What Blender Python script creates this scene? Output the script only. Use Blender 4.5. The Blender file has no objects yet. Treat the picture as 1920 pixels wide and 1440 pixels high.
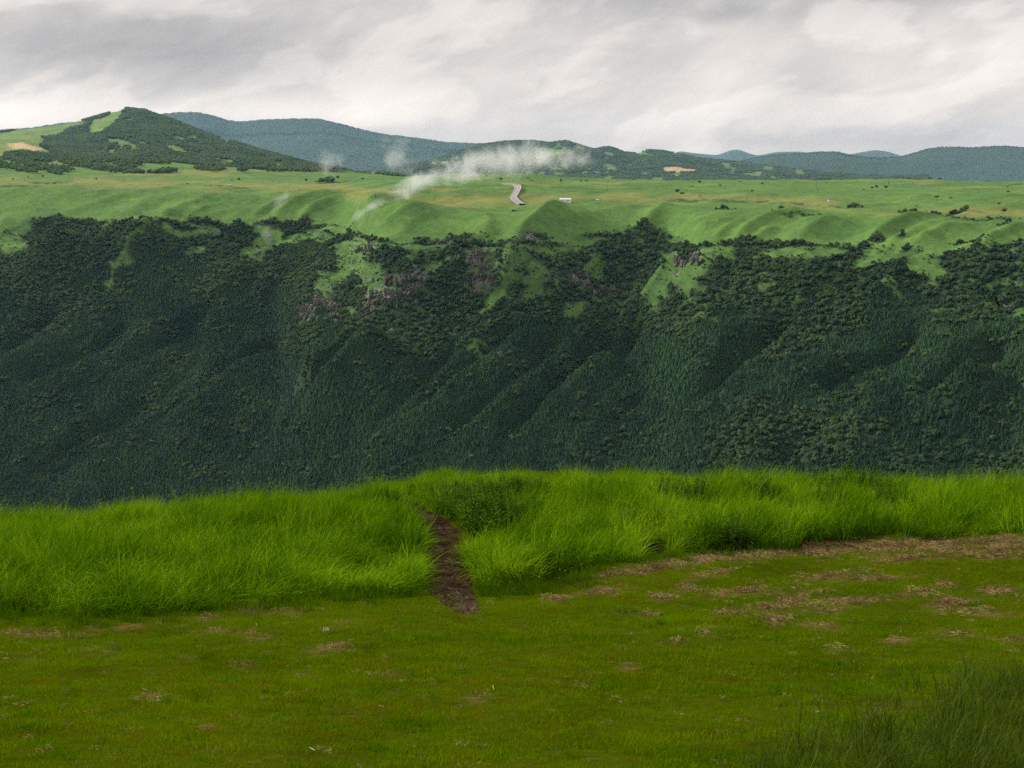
import bpy, math, random
import numpy as np
from mathutils import Vector, Matrix, Euler
R = math.radians
rng = np.random.default_rng(11)
random.seed(11)
scene = bpy.context.scene
COL = scene.collection

# ------------------------------------------------------------------ camera
F = 1920 * 50.0 / 36.0            # focal length in pixels of the 1920 px wide photograph
PITCH = R(8.95)
cam = bpy.data.cameras.new('camera'); camo = bpy.data.objects.new('camera', cam); COL.objects.link(camo)
cam.lens = 50; cam.sensor_width = 36; cam.clip_start = 0.2; cam.clip_end = 60000
camo.location = (0, 0, 0); camo.rotation_euler = (R(90) - PITCH, 0, 0)
scene.camera = camo

# ------------------------------------------------------------------ colour management, render settings
scene.view_settings.view_transform = 'Standard'
scene.view_settings.look = 'None'
scene.view_settings.exposure = 0.0
scene.view_settings.gamma = 1.0
scene.view_settings.use_curve_mapping = False
cy = scene.cycles
cy.max_bounces = 5; cy.diffuse_bounces = 2; cy.glossy_bounces = 1; cy.transmission_bounces = 2
cy.volume_bounces = 2; cy.transparent_max_bounces = 8
cy.use_denoising = False
cy.volume_step_rate = 1.0; cy.volume_max_steps = 128

# ------------------------------------------------------------------ world: overcast cloud deck over a Nishita sky
SUN_DIR = Vector((-0.82, 0.30, 0.46)).normalized()     # towards the sun: behind the far rim, to the left
w = bpy.data.worlds.new('World'); scene.world = w; w.use_nodes = True
nt = w.node_tree; N = nt.nodes; L = nt.links; N.clear()
def nd(t, **k):
    n = N.new(t)
    for a, b in k.items(): setattr(n, a, b)
    return n
def mth(op, a, b=None, c=None, clamp=False, nodes=None, links=None):
    nodes = nodes or N; links = links or L
    n = nodes.new('ShaderNodeMath'); n.operation = op; n.use_clamp = clamp
    for i, v in enumerate((a, b, c)):
        if v is None: continue
        if isinstance(v, (int, float)): n.inputs[i].default_value = v
        else: links.new(v, n.inputs[i])
    return n.outputs[0]
sky = nd('ShaderNodeTexSky'); sky.sky_type = 'NISHITA'; sky.sun_disc = False
sky.sun_elevation = math.asin(SUN_DIR.z); sky.sun_rotation = math.atan2(SUN_DIR.x, SUN_DIR.y)
sky.air_density = 1.0; sky.dust_density = 2.0
bg1 = nd('ShaderNodeBackground'); bg1.inputs[1].default_value = 0.1
L.new(sky.outputs[0], bg1.inputs[0])
tc = nd('ShaderNodeTexCoord')
sp = nd('ShaderNodeSeparateXYZ'); L.new(tc.outputs['Generated'], sp.inputs[0])
el = mth('ARCSINE', sp.outputs[2])                        # elevation, radians
az = mth('ARCTAN2', sp.outputs[0], sp.outputs[1])         # azimuth from +Y, radians
# cloud coordinates: azimuth / elevation sheared so that streaks lean as falling virga does
elk = mth('MULTIPLY', el, 1.9)
azs = mth('SUBTRACT', az, mth('MULTIPLY', el, 1.1))
cb = nd('ShaderNodeCombineXYZ'); L.new(azs, cb.inputs[0]); L.new(elk, cb.inputs[1])
def noise(vec, scale, detail, rough, dist=0.0, off=(0, 0, 0)):
    m = nd('ShaderNodeMapping'); m.inputs['Location'].default_value = off; L.new(vec, m.inputs[0])
    n = nd('ShaderNodeTexNoise'); n.inputs['Scale'].default_value = scale; n.inputs['Detail'].default_value = detail
    n.inputs['Roughness'].default_value = rough; n.inputs['Distortion'].default_value = dist
    L.new(m.outputs[0], n.inputs['Vector']); return n.outputs[0]
n1 = noise(cb.outputs[0], 7.0, 7, 0.55, 0.35, (3.1, 1.7, 0))
n2 = noise(cb.outputs[0], 24.0, 7, 0.62, 0.9, (8.3, 0.4, 0))
# streaky component (steeper lean)
azv = mth('SUBTRACT', az, mth('MULTIPLY', el, 0.9))
cb2 = nd('ShaderNodeCombineXYZ'); L.new(mth('MULTIPLY', azv, 3.2), cb2.inputs[0]); L.new(mth('MULTIPLY', el, 1.2), cb2.inputs[1])
n3 = noise(cb2.outputs[0], 9.0, 6, 0.6, 0.6, (1.3, 5.4, 0))
def blob(a0, e0, ra, re, amt, shear=0.0):
    a0, e0, ra, re = map(R, (a0, e0, ra, re))
    dx = mth('DIVIDE', mth('SUBTRACT', mth('SUBTRACT', az, mth('MULTIPLY', mth('SUBTRACT', el, e0), shear)), a0), ra)
    dy = mth('DIVIDE', mth('SUBTRACT', el, e0), re)
    s = mth('ADD', mth('MULTIPLY', dx, dx), mth('MULTIPLY', dy, dy))
    return mth('MULTIPLY', mth('EXPONENT', mth('MULTIPLY', s, -1.0)), amt)
base = mth('ADD', 0.0, mth('MULTIPLY', mth('SUBTRACT', n1, 0.5), 0.6))
base = mth('ADD', base, mth('MULTIPLY', mth('SUBTRACT', n2, 0.5), 0.22))
n1s = nd('ShaderNodeMapRange'); n1s.interpolation_type = 'SMOOTHSTEP'; n1s.inputs[1].default_value = .47; n1s.inputs[2].default_value = .58
n4 = noise(cb.outputs[0], 10.0, 6, 0.55, 0.35, (5.2, 9.1, 0)); L.new(n4, n1s.inputs[0]); base = mth('ADD', base, mth('MULTIPLY', mth('SUBTRACT', n1s.outputs[0], .5), 0.13))
base = mth('ADD', base, mth('MULTIPLY', mth('SUBTRACT', n3, 0.5), 0.12))
for bl in [(-14, 4.4, 12, 1.5, -0.15), (-20, 1.7, 8.5, 0.8, 0.22), (-8.5, 1.9, 5.5, 0.7, 0.20), (3, 2.8, 5, 1.8, 0.06),
           (9, 3.9, 2.2, 2.2, 0.11, 0.8), (14, 6.9, 6.5, 1.0, -0.36), (8.5, 5.6, 2.5, .45, -0.2), (4, 6.9, 5, .7, -0.17),
           (12, 0.9, 9, 0.5, -0.12), (18, 3.8, 5, 1.5, 0.08), (0, 4.4, 3, 1.6, 0.05), (-22, 7, 5, 1.1, -0.08)]:
    base = mth('ADD', base, blob(*bl))
val = mth('ADD', base, 0.70)
# deck above the frame: CIE overcast brightening towards the zenith
elc = mth('MAXIMUM', sp.outputs[2], 0.0)
val = mth('MULTIPLY', val, mth('ADD', 1.0, mth('MULTIPLY', elc, 0.9)))
ramp = nd('ShaderNodeValToRGB')
cr = ramp.color_ramp
cr.elements[0].position = 0.25; cr.elements[0].color = (0.285, 0.275, 0.285, 1)
cr.elements[1].position = 1.0; cr.elements[1].color = (1.0, 0.945, 0.90, 1)
e = cr.elements.new(0.52); e.color = (0.52, 0.495, 0.49, 1)
e = cr.elements.new(0.75); e.color = (0.765, 0.715, 0.685, 1)
L.new(val, ramp.inputs[0])
vgain = mth('MAXIMUM', val, 1.0)
bg2 = nd('ShaderNodeBackground'); L.new(ramp.outputs[0], bg2.inputs[0]); L.new(vgain, bg2.inputs[1])
mx = nd('ShaderNodeMixShader'); mx.inputs[0].default_value = 0.95
L.new(bg1.outputs[0], mx.inputs[1]); L.new(bg2.outputs[0], mx.inputs[2])
out = nd('ShaderNodeOutputWorld'); L.new(mx.outputs[0], out.inputs[0])
w.cycles.sampling_method = 'MANUAL'; w.cycles.sample_map_resolution = 512

# ------------------------------------------------------------------ sun through thin cloud
sd = bpy.data.lights.new('sun', 'SUN'); sd.energy = 5.0; sd.angle = R(4); sd.color = (1.0, 0.96, 0.88)
so = bpy.data.objects.new('sun', sd); COL.objects.link(so)
so.rotation_euler = SUN_DIR.to_track_quat('Z', 'Y').to_euler()

# ------------------------------------------------------------------ maths helpers
cP, sP = math.cos(PITCH), math.sin(PITCH)
def ray(px, py):
    cx = (np.asarray(px, float) - 960) / F; c = (720 - np.asarray(py, float)) / F
    return cx, cP + c * sP, c * cP - sP
def at(px, py, Y):
    """point seen at pixel (px, py) at forward distance Y"""
    x, y, z = ray(px, py); k = Y / y
    return x * k, y * k + 0 * px, z * k
def hsh(ix, iy, s):
    h = (ix.astype(np.int64) * 374761393 + iy.astype(np.int64) * 668265263 + s * 974634777) & 0xffffffff
    h = ((h ^ (h >> 13)) * 1274126177) & 0xffffffff
    return ((h ^ (h >> 16)) & 0xffff) / 65535.0
def vnoise(x, y, s=0):
    x = np.asarray(x, float); y = np.asarray(y, float)
    ix = np.floor(x); iy = np.floor(y); fx = x - ix; fy = y - iy
    fx = fx * fx * fx * (fx * (fx * 6 - 15) + 10); fy = fy * fy * fy * (fy * (fy * 6 - 15) + 10)
    a = hsh(ix, iy, s); b = hsh(ix + 1, iy, s); c = hsh(ix, iy + 1, s); d = hsh(ix + 1, iy + 1, s)
    return (a * (1 - fx) + b * fx) * (1 - fy) + (c * (1 - fx) + d * fx) * fy * 1.0
def fbm(x, y, s=0, o=5, g=0.5):
    t = 0; a = 1; n = 0
    for i in range(o):
        t = t + a * (vnoise(x * 2 ** i + 17.3 * i, y * 2 ** i - 9.1 * i, s + i) - 0.5); n += a; a *= g
    return t / n * 2
def ridged(x, y, s=0, o=4):
    t = 0; a = 1; n = 0
    for i in range(o):
        t = t + a * (1 - np.abs(2 * vnoise(x * 2 ** i + 7.7 * i, y * 2 ** i + 3.3 * i, s + i) - 1)); n += a; a *= 0.5
    return t / n
def sstep(a, b, x):
    t = np.clip((x - a) / (b - a), 0, 1); return t * t * (3 - 2 * t)
def gsm(arr, sig, axis):
    r = int(3 * sig); k = np.exp(-0.5 * (np.arange(-r, r + 1) / sig) ** 2); k /= k.sum()
    return np.apply_along_axis(lambda v: np.convolve(np.pad(v, r, mode='edge'), k, mode='valid'), axis, arr)
def ell(px, py, lst, soft=0.35, warp=0.0, seed=5):
    """soft union of (cx, cy, rx, ry, tilt) ellipses"""
    m = np.zeros(np.broadcast(px, py).shape)
    if warp:
        px = px + warp * fbm(px / 22, py / 14, seed); py = py + warp * 0.7 * fbm(px / 22 + 50, py / 14 + 50, seed)
    for e in lst:
        cx, cy_, rx, ry = e[:4]; t = R(e[4]) if len(e) > 4 else 0
        dx = px - cx; dy = py - cy_
        a = dx * math.cos(t) + dy * math.sin(t); b = -dx * math.sin(t) + dy * math.cos(t)
        d = np.sqrt((a / rx) ** 2 + (b / ry) ** 2)
        m = np.maximum(m, sstep(1 + soft, 1 - soft, d))
    return m

# ------------------------------------------------------------------ object helpers
def tag(o, label=None, cat=None, group=None, kind=None):
    if label: o['label'] = label
    if cat: o['category'] = cat
    if group: o['group'] = group
    if kind: o['kind'] = kind
    return o
def link(name, me, parent=None, mat=None):
    o = bpy.data.objects.new(name, me); COL.objects.link(o)
    if parent: o.parent = parent
    if mat and me is not None and not me.materials: me.materials.append(mat)
    return o
def empty(name, loc, rz=0.0):
    o = bpy.data.objects.new(name, None); COL.objects.link(o); o.location = loc; o.rotation_euler = (0, 0, rz)
    o.empty_display_size = 1; return o
def mesh_from(name, v, f, mat=None, smooth=False):
    me = bpy.data.meshes.new(name); me.from_pydata([tuple(a) for a in v], [], [tuple(a) for a in f])
    if mat: me.materials.append(mat)
    if smooth: me.polygons.foreach_set('use_smooth', [True] * len(me.polygons))
    me.update(); return me
def grid_mesh(name, X, Y, Z, mat, col=None):
    r, c = X.shape
    me = bpy.data.meshes.new(name)
    me.vertices.add(r * c); me.vertices.foreach_set('co', np.stack([X, Y, Z], -1).astype(np.float32).ravel())
    i = np.arange(r * c).reshape(r, c)
    q = np.stack([i[:-1, :-1], i[:-1, 1:], i[1:, 1:], i[1:, :-1]], -1).reshape(-1, 4)
    me.loops.add(q.size); me.loops.foreach_set('vertex_index', q.ravel().astype(np.int32))
    me.polygons.add(len(q)); me.polygons.foreach_set('loop_start', (np.arange(len(q)) * 4).astype(np.int32))
    me.polygons.foreach_set('use_smooth', np.ones(len(q), bool))
    me.update(); me.validate()
    if col is not None:
        a = me.color_attributes.new('cover', 'FLOAT_COLOR', 'POINT')
        a.data.foreach_set('color', col.reshape(-1, 4).astype(np.float32).ravel())
    me.materials.append(mat); return me

# ------------------------------------------------------------------ materials
class MT:
    def __init__(s, name):
        s.m = bpy.data.materials.new(name); s.m.use_nodes = True
        s.N = s.m.node_tree.nodes; s.L = s.m.node_tree.links; s.N.clear()
        s.out = s.N.new('ShaderNodeOutputMaterial')
    def n(s, t, **k):
        n = s.N.new(t)
        for a, b in k.items(): setattr(n, a, b)
        return n
    def math(s, op, a, b=None, c=None, clamp=False): return mth(op, a, b, c, clamp, s.N, s.L)
    def noise(s, scale, detail=4, rough=0.55, vec=None, stretch=None, dist=0.0):
        if vec is None: vec = s.n('ShaderNodeNewGeometry').outputs['Position']
        if stretch:
            mp = s.n('ShaderNodeMapping'); mp.inputs['Scale'].default_value = stretch; s.L.new(vec, mp.inputs[0]); vec = mp.outputs[0]
        n = s.n('ShaderNodeTexNoise'); n.inputs['Scale'].default_value = scale; n.inputs['Detail'].default_value = detail
        n.inputs['Roughness'].default_value = rough; n.inputs['Distortion'].default_value = dist
        s.L.new(vec, n.inputs['Vector']); return n.outputs[0]
    def ramp(s, fac, stops):
        r = s.n('ShaderNodeValToRGB'); e = r.color_ramp.elements
        e[0].position, e[0].color = stops[0][0], (*stops[0][1], 1)
        e[1].position, e[1].color = stops[-1][0], (*stops[-1][1], 1)
        for p, c in stops[1:-1]:
            k = e.new(p); k.color = (*c, 1)
        s.L.new(fac, r.inputs[0]); return r.outputs[0]
    def mix(s, f, a, b, mode='MIX'):
        m = s.n('ShaderNodeMix'); m.data_type = 'RGBA'; m.blend_type = mode
        for i, v in ((0, f), (6, a), (7, b)):
            if isinstance(v, (int, float)): m.inputs[i].default_value = v
            elif isinstance(v, tuple): m.inputs[i].default_value = (*v, 1)
            else: s.L.new(v, m.inputs[i])
        return m.outputs[2]
    def rng(s, v, a, b, c, d):
        m = s.n('ShaderNodeMapRange'); s.L.new(v, m.inputs[0])
        for i, k in enumerate((a, b, c, d)): m.inputs[i + 1].default_value = k
        return m.outputs[0]
    def bump(s, h, strength, dist):
        b = s.n('ShaderNodeBump'); b.inputs['Strength'].default_value = strength; b.inputs['Distance'].default_value = dist
        s.L.new(h, b.inputs['Height']); return b.outputs[0]
    def surf(s, color, rough=0.9, normal=None, trans=0.0, tcol=None, spec=0.25):
        if spec == 0:
            p = s.n('ShaderNodeBsdfDiffuse'); s.L.new(color, p.inputs[0])
            if normal: s.L.new(normal, p.inputs['Normal'])
            return s._fin(p.outputs[0], color, trans, tcol)
        p = s.n('ShaderNodeBsdfPrincipled')
        if isinstance(color, tuple): p.inputs['Base Color'].default_value = (*color, 1)
        else: s.L.new(color, p.inputs['Base Color'])
        p.inputs['Roughness'].default_value = rough; p.inputs['Specular IOR Level'].default_value = spec
        if normal: s.L.new(normal, p.inputs['Normal'])
        return s._fin(p.outputs[0], color, trans, tcol)
    def _fin(s, o, color, trans, tcol):
        if trans:
            t = s.n('ShaderNodeBsdfTranslucent')
            c = tcol if tcol is not None else color
            if isinstance(c, tuple): t.inputs[0].default_value = (*c, 1)
            else: s.L.new(c, t.inputs[0])
            m = s.n('ShaderNodeMixShader'); m.inputs[0].default_value = trans
            s.L.new(o, m.inputs[1]); s.L.new(t.outputs[0], m.inputs[2]); o = m.outputs[0]
        s.L.new(o, s.out.inputs[0]); return s.m

def plain(name, c, rough=0.7, v=0.15, spec=0.3):
    t = MT(name); n = t.noise(3.0, 4)
    col = t.mix(t.rng(n, .3, .7, 0, 1), tuple(x * (1 - v) for x in c), tuple(min(1, x * (1 + v)) for x in c))
    return t.surf(col, rough, spec=spec)

# --- cover of the far hillside and plateau (attribute: forest and wall shade, rock, dry, tan)
def make_hillside_mat(name, meadow_lo, meadow_hi, dryc, forest, rockc, tan, fine=0.12):
    t = MT(name)
    at_ = t.n('ShaderNodeAttribute'); at_.attribute_name = 'cover'
    sp = t.n('ShaderNodeSeparateColor'); t.L.new(at_.outputs['Color'], sp.inputs[0])
    big = t.noise(0.012, 5, 0.6); mid = t.noise(0.06, 6, 0.7); fin = t.noise(fine, 5, 0.75)
    f = t.math('ADD', t.math('MULTIPLY', big, 0.45), t.math('ADD', t.math('MULTIPLY', mid, 0.3), t.math('MULTIPLY', fin, 0.25)))
    mead = t.ramp(f, [(0.36, meadow_lo), (0.5, tuple((a + b) / 2 for a, b in zip(meadow_lo, meadow_hi))), (0.63, meadow_hi)])
    # small rushes and scrub speckle
    spk = t.noise(0.35, 4, 0.8)
    mead = t.mix(t.math('MULTIPLY', t.rng(spk, .52, .68, 0, 1), 0.5), mead, tuple(x * 0.45 for x in meadow_lo))
    dry = t.math('MULTIPLY', sp.outputs[2], t.rng(mid, .35, .65, .35, 1.0))
    c = t.mix(dry, mead, dryc)
    tn = t.noise(0.03, 4); tcol = t.mix(tn, tan, tuple(x * .75 for x in tan))
    c = t.mix(at_.outputs['Alpha'], c, tcol)
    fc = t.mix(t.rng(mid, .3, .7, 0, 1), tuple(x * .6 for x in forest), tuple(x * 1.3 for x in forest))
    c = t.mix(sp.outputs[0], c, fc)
    rk = t.noise(0.10, 7, 0.72, stretch=(1, 1, 0.13))
    rc = t.ramp(rk, [(0.32, tuple(x * .25 for x in rockc)), (0.5, rockc), (0.68, tuple(min(1, x * 2.0) for x in rockc))])
    c = t.mix(sp.outputs[1], c, rc)
    hb = t.math('ADD', t.math('MULTIPLY', fin, 0.6), t.math('MULTIPLY', spk, 0.4))
    nb = t.bump(hb, 0.9, 2.6)
    return t.surf(c, 0.95, nb, spec=0.1)
HILL = make_hillside_mat('hillside_cover', (0.042, 0.104, 0.022), (0.122, 0.218, 0.044), (0.22, 0.20, 0.055),
                         (0.020, 0.040, 0.018), (0.125, 0.125, 0.118), (0.36, 0.27, 0.15))
def tree_mat(name, lo, hi, var=0.5):
    t = MT(name)
    oi = t.n('ShaderNodeObjectInfo')
    n = t.noise(0.9, 3, 0.6)
    big = t.noise(0.011, 4, 0.6, stretch=(1.3, .7, 1.3))
    f = t.math('ADD', t.math('MULTIPLY', oi.outputs['Random'], var), t.math('ADD', t.math('MULTIPLY', n, .35), t.rng(big, .38, .62, -.25, .30)))
    return t.surf(t.ramp(f, [(0.0, lo), (0.55, tuple((a + b) / 2 for a, b in zip(lo, hi))), (1.1 if False else 1.0, hi)]), 0.85, trans=0.12, spec=0.12)
CONIF = tree_mat('cedar_needles', (0.008, 0.028, 0.012), (0.038, 0.092, 0.030), .32)
BROAD = tree_mat('broad_leaves', (0.012, 0.038, 0.014), (0.058, 0.098, 0.030), 0.7)
BUSHM = tree_mat('far_scrub', (0.012, 0.030, 0.012), (0.034, 0.060, 0.020))
HBRO = tree_mat('hazed_hill_leaves', (0.040, 0.082, 0.034), (0.10, 0.155, 0.060), 0.6)  # paler leaf copy for the hills: distance haze is put into the colour
BARK = plain('bark', (0.09, 0.07, 0.05), 0.95)

# ================================================================== FAR HILLSIDE (caldera wall and grass plateau)
# keys per column: (pixel row, forward distance) for hidden foot, low slope, cliff foot, rim, shoulder, plateau, far edge, hidden back
KEYS = {
 -900: ((1150, 1500), (950, 1700), (560, 2060), (400, 2250), (352, 2400), (328, 2800), (296, 3700), (330, 5200)),
 0:    ((1150, 1440), (950, 1600), (560, 1990), (402, 2150), (352, 2290), (328, 2680), (296, 3600), (330, 5200)),
 290:  ((1150, 1400), (950, 1560), (560, 1960), (408, 2110), (356, 2250), (330, 2600), (299, 3500), (330, 5200)),
 470:  ((1150, 1350), (950, 1500), (575, 1930), (414, 2120), (362, 2250), (334, 2560), (316, 3300), (335, 5000)),
 525:  ((1150, 1320), (950, 1470), (590, 1900), (414, 2130), (362, 2250), (334, 2560), (318, 3300), (338, 5000)),
 572:  ((1150, 1290), (950, 1440), (600, 1690), (416, 2120), (362, 2240), (334, 2560), (321, 3200), (340, 5000)),
 655:  ((1150, 1260), (950, 1400), (602, 1660), (428, 2050), (366, 2190), (336, 2500), (324, 3100), (340, 4800)),
 700:  ((1150, 1240), (950, 1380), (602, 1650), (442, 1770), (380, 1900), (340, 2400), (326, 3000), (342, 4700)),
 760:  ((1150, 1230), (950, 1360), (600, 1640), (443, 1725), (384, 1830), (350, 2130), (330, 2900), (344, 4600)),
 960:  ((1150, 1210), (950, 1340), (590, 1620), (446, 1715), (388, 1815), (349, 2060), (327, 2600), (348, 4300)),
 1110: ((1150, 1190), (950, 1320), (590, 1640), (446, 1760), (386, 1850), (352, 2080), (331, 2700), (350, 4300)),
 1200: ((1150, 1170), (950, 1300), (600, 1640), (446, 1780), (384, 1880), (354, 2080), (336, 2800), (352, 4300)),
 1262: ((1150, 1160), (950, 1280), (590, 1560), (452, 1760), (384, 1850), (356, 2080), (338, 2800), (352, 4300)),
 1310: ((1150, 1150), (950, 1270), (582, 1520), (466, 1620), (386, 1760), (357, 2060), (338, 2800), (352, 4300)),
 1500: ((1150, 1110), (950, 1220), (590, 1470), (472, 1560), (388, 1710), (360, 2000), (336, 2800), (352, 4300)),
 1700: ((1150, 1060), (950, 1170), (600, 1400), (486, 1480), (390, 1650), (362, 1950), (337, 2800), (352, 4300)),
 1920: ((1150, 1000), (950, 1110), (610, 1320), (478, 1400), (392, 1580), (364, 1900), (340, 2750), (354, 4300)),
 2900: ((1150, 880), (950, 980), (620, 1180), (470, 1260), (392, 1420), (364, 1750), (340, 2600), (354, 4200)),
}
PX0, PX1, DPX = -760, 2680, 5.0
cols = np.arange(PX0, PX1 + 1, DPX)
kx = np.array(sorted(KEYS)); kv = np.array([KEYS[k] for k in kx], float)          # columns x level x 2
lev = np.stack([[np.interp(cols, kx, kv[:, l, j]) for j in (0, 1)] for l in range(8)])   # level x 2 x col
lev = gsm(lev, 2.2, 2)
NR = [34, 150, 90, 60, 45, 50, 14]
rows_t = np.concatenate([l + np.arange(n) / n for l, n in enumerate(NR)] + [[7.0]])
PYg = np.stack([np.interp(rows_t, np.arange(8), lev[:, 0, c]) for c in range(len(cols))], 1)
Yg = np.stack([np.interp(rows_t, np.arange(8), lev[:, 1, c]) for c in range(len(cols))], 1)
PYg = gsm(PYg, 4, 0); Yg = gsm(Yg, 5, 0)
PXg = np.broadcast_to(cols, PYg.shape).copy()
def far_depth(px, py):
    """forward distance of the smooth hillside seen at a pixel"""
    px = np.atleast_1d(np.asarray(px, float)); py = np.atleast_1d(np.asarray(py, float))
    ci = np.clip((px - PX0) / DPX, 0, len(cols) - 1.001); c0 = ci.astype(int); fr = ci - c0
    o = np.empty(px.shape)
    hi = int(sum(NR[:6])) + 1                                 # visible part only (rows fall monotonically)
    for i in range(px.size):
        a = np.interp(-py.flat[i], -PYg[:hi, c0.flat[i]], Yg[:hi, c0.flat[i]])
        b = np.interp(-py.flat[i], -PYg[:hi, c0.flat[i] + 1], Yg[:hi, c0.flat[i] + 1])
        o.flat[i] = a * (1 - fr.flat[i]) + b * fr.flat[i]
    return o
# ridges and gullies: pixel polyline along a crest, height (m), width on the lit side, width on the far side (m)
CREST = [
 ([(300, 402), (318, 394), (372, 368), (420, 358)], 9, 14, 34), ([(470, 404), (500, 388), (540, 372), (590, 362)], 9, 12, 30),
 ([(505, 410), (550, 382), (600, 366), (650, 358), (700, 347)], 14, 14, 36), ([(558, 412), (600, 386), (650, 366), (705, 351)], 14, 12, 36),
 ([(340, 408), (380, 384), (420, 366)], 5, 16, 26), ([(130, 350), (170, 362), (205, 356)], 3, 20, 20),
 ([(655, 414), (685, 392), (720, 372), (780, 358), (840, 348)], 12, 14, 34), ([(668, 436), (705, 404), (745, 388), (800, 374), (850, 366)], 9, 12, 26),
 ([(700, 440), (745, 400), (790, 382), (860, 374)], 8, 16, 40), ([(905, 440), (920, 408), (912, 392), (880, 380)], 7, 40, 24),
 ([(965, 442), (990, 424), (1020, 398), (1050, 384), (1110, 378)], 14, 10, 44), ([(1000, 446), (1040, 410), (1080, 398), (1130, 392)], 5, 22, 34),
 ([(1190, 440), (1215, 412), (1242, 388), (1265, 372)], 12, 12, 40), ([(1285, 440), (1320, 418), (1370, 405), (1440, 396)], 7, 12, 22),
 ([(1335, 452), (1358, 428), (1400, 410), (1450, 402)], 8, 10, 20), ([(1372, 454), (1400, 430), (1445, 405), (1500, 394), (1560, 388)], 9, 10, 24),
 ([(1402, 456), (1430, 432), (1475, 412)], 6, 10, 18), ([(1495, 450), (1525, 425), (1560, 408), (1600, 396)], 10, 14, 40),
 ([(1625, 455), (1650, 440), (1690, 418), (1750, 404), (1800, 396)], 13, 12, 26), ([(1660, 474), (1700, 440), (1745, 415), (1800, 400)], 8, 12, 26),
 ([(1710, 474), (1745, 446), (1790, 420), (1850, 404)], 11, 12, 34), ([(1835, 476), (1870, 450), (1915, 425), (1960, 405)], 12, 14, 34),
 ([(1930, 490), (1990, 440), (2060, 410)], 12, 14, 34), ([(2080, 480), (2140, 430), (2200, 405)], 10, 16, 34),
 ([(30, 392), (60, 372), (110, 356)], 6, 26, 40), ([(-110, 400), (-60, 370), (0, 352)], 8, 26, 40), ([(245, 402), (262, 376), (300, 358)], 6, 24, 40),
 # forested spurs of the wall
 ([(285, 415), (262, 450), (235, 490), (205, 530)], 22, 20, 45), ([(690, 620), (660, 665), (610, 715), (560, 760), (500, 815)], 26, 34, 26),
 ([(520, 620), (455, 680), (380, 735), (300, 790), (200, 840)], 16, 40, 34), ([(730, 640), (690, 690), (640, 740), (580, 800), (500, 880)], 14, 20, 70),
 ([(1290, 470), (1262, 505), (1225, 560), (1190, 610), (1120, 670)], 18, 22, 50), ([(960, 600), (900, 660), (820, 730), (740, 790), (640, 860)], 12, 34, 60),
 ([(1150, 640), (1080, 700), (1010, 760), (930, 830)], 12, 30, 60), ([(1440, 580), (1360, 650), (1260, 720), (1140, 800), (1040, 860)], 12, 30, 70),
 ([(1700, 640), (1600, 700), (1480, 770), (1340, 840), (1230, 900)], 14, 36, 60), ([(1920, 740), (1820, 770), (1700, 790), (1560, 830), (1440, 880)], 20, 44, 60),
 ([(1960, 600), (1860, 660), (1760, 710), (1640, 750)], 12, 30, 60), ([(150, 620), (80, 670), (0, 720), (-80, 770)], 14, 36, 60),
 ([(350, 600), (260, 660), (150, 730), (40, 800)], 10, 34, 60), ([(120, 420), (100, 460), (60, 520), (10, 600)], 14, 30, 60),
 ([(480, 480), (440, 540), (380, 600), (300, 660)], 10, 26, 50), ([(845, 470), (850, 510), (838, 560)], 10, 20, 30), ([(960, 458), (955, 510), (930, 570)], 12, 18, 36),
 ([(1060, 480), (1050, 530), (1010, 590)], 8, 20, 36), ([(1560, 500), (1520, 560), (1470, 610)], 12, 20, 50), ([(1700, 510), (1660, 560), (1600, 640)], 12, 24, 50),
]
CRW = []
for pl, A, wl, wr in CREST:
    p = np.array(pl, float)
    # resample in pixels, then take to the ground
    t = np.linspace(0, len(p) - 1, (len(p) - 1) * 4 + 1)
    qx = np.interp(t, np.arange(len(p)), p[:, 0]); qy = np.interp(t, np.arange(len(p)), p[:, 1])
    Yq = far_depth(qx, qy); X_, Y_, Z_ = at(qx, qy, Yq)
    X_ = gsm(X_, 1.5, 0); Y_ = gsm(Y_, 1.5, 0)
    CRW.append((X_, Y_, A * (1.45 if p[:, 1].min() < 420 else 1.7), wl * 1.5, wr * (.62 if p[:, 1].min() < 420 else .4), 1 if p[:, 1].min() < 420 else 0))
GUL = [([(700, 612), (690, 650), (640, 705), (600, 745), (556, 795), (500, 850)], 26, 15), ([(545, 625), (480, 670), (400, 725), (340, 768), (260, 820)], 18, 15), ([(975, 600), (930, 650), (860, 700), (800, 752), (720, 820)], 15, 13),
       ([(1140, 590), (1125, 640), (1085, 690), (1010, 760), (930, 830)], 20, 14), ([(1210, 590), (1180, 640), (1130, 690)], 16, 13), ([(1480, 590), (1440, 640), (1360, 700), (1260, 790)], 14, 14), ([(1740, 590), (1690, 650), (1600, 720), (1500, 790)], 15, 14),
       ([(1890, 640), (1840, 700), (1780, 760), (1700, 810)], 20, 16), ([(110, 560), (60, 620), (0, 680)], 16, 15), ([(260, 600), (190, 650), (100, 700), (20, 745)], 14, 14), ([(420, 560), (360, 620), (290, 670), (200, 720)], 12, 14), ([(760, 660), (735, 700), (700, 745)], 12, 10),
       ([(1060, 600), (1000, 680), (900, 770), (820, 850)], 10, 12), ([(300, 760), (200, 810), (80, 860)], 12, 14), ([(1640, 800), (1540, 840), (1420, 890)], 12, 14), ([(860, 640), (820, 690), (760, 760), (680, 840)], 10, 12), ([(1350, 640), (1290, 690), (1200, 760), (1110, 830)], 12, 13)]
GLW = []
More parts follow.
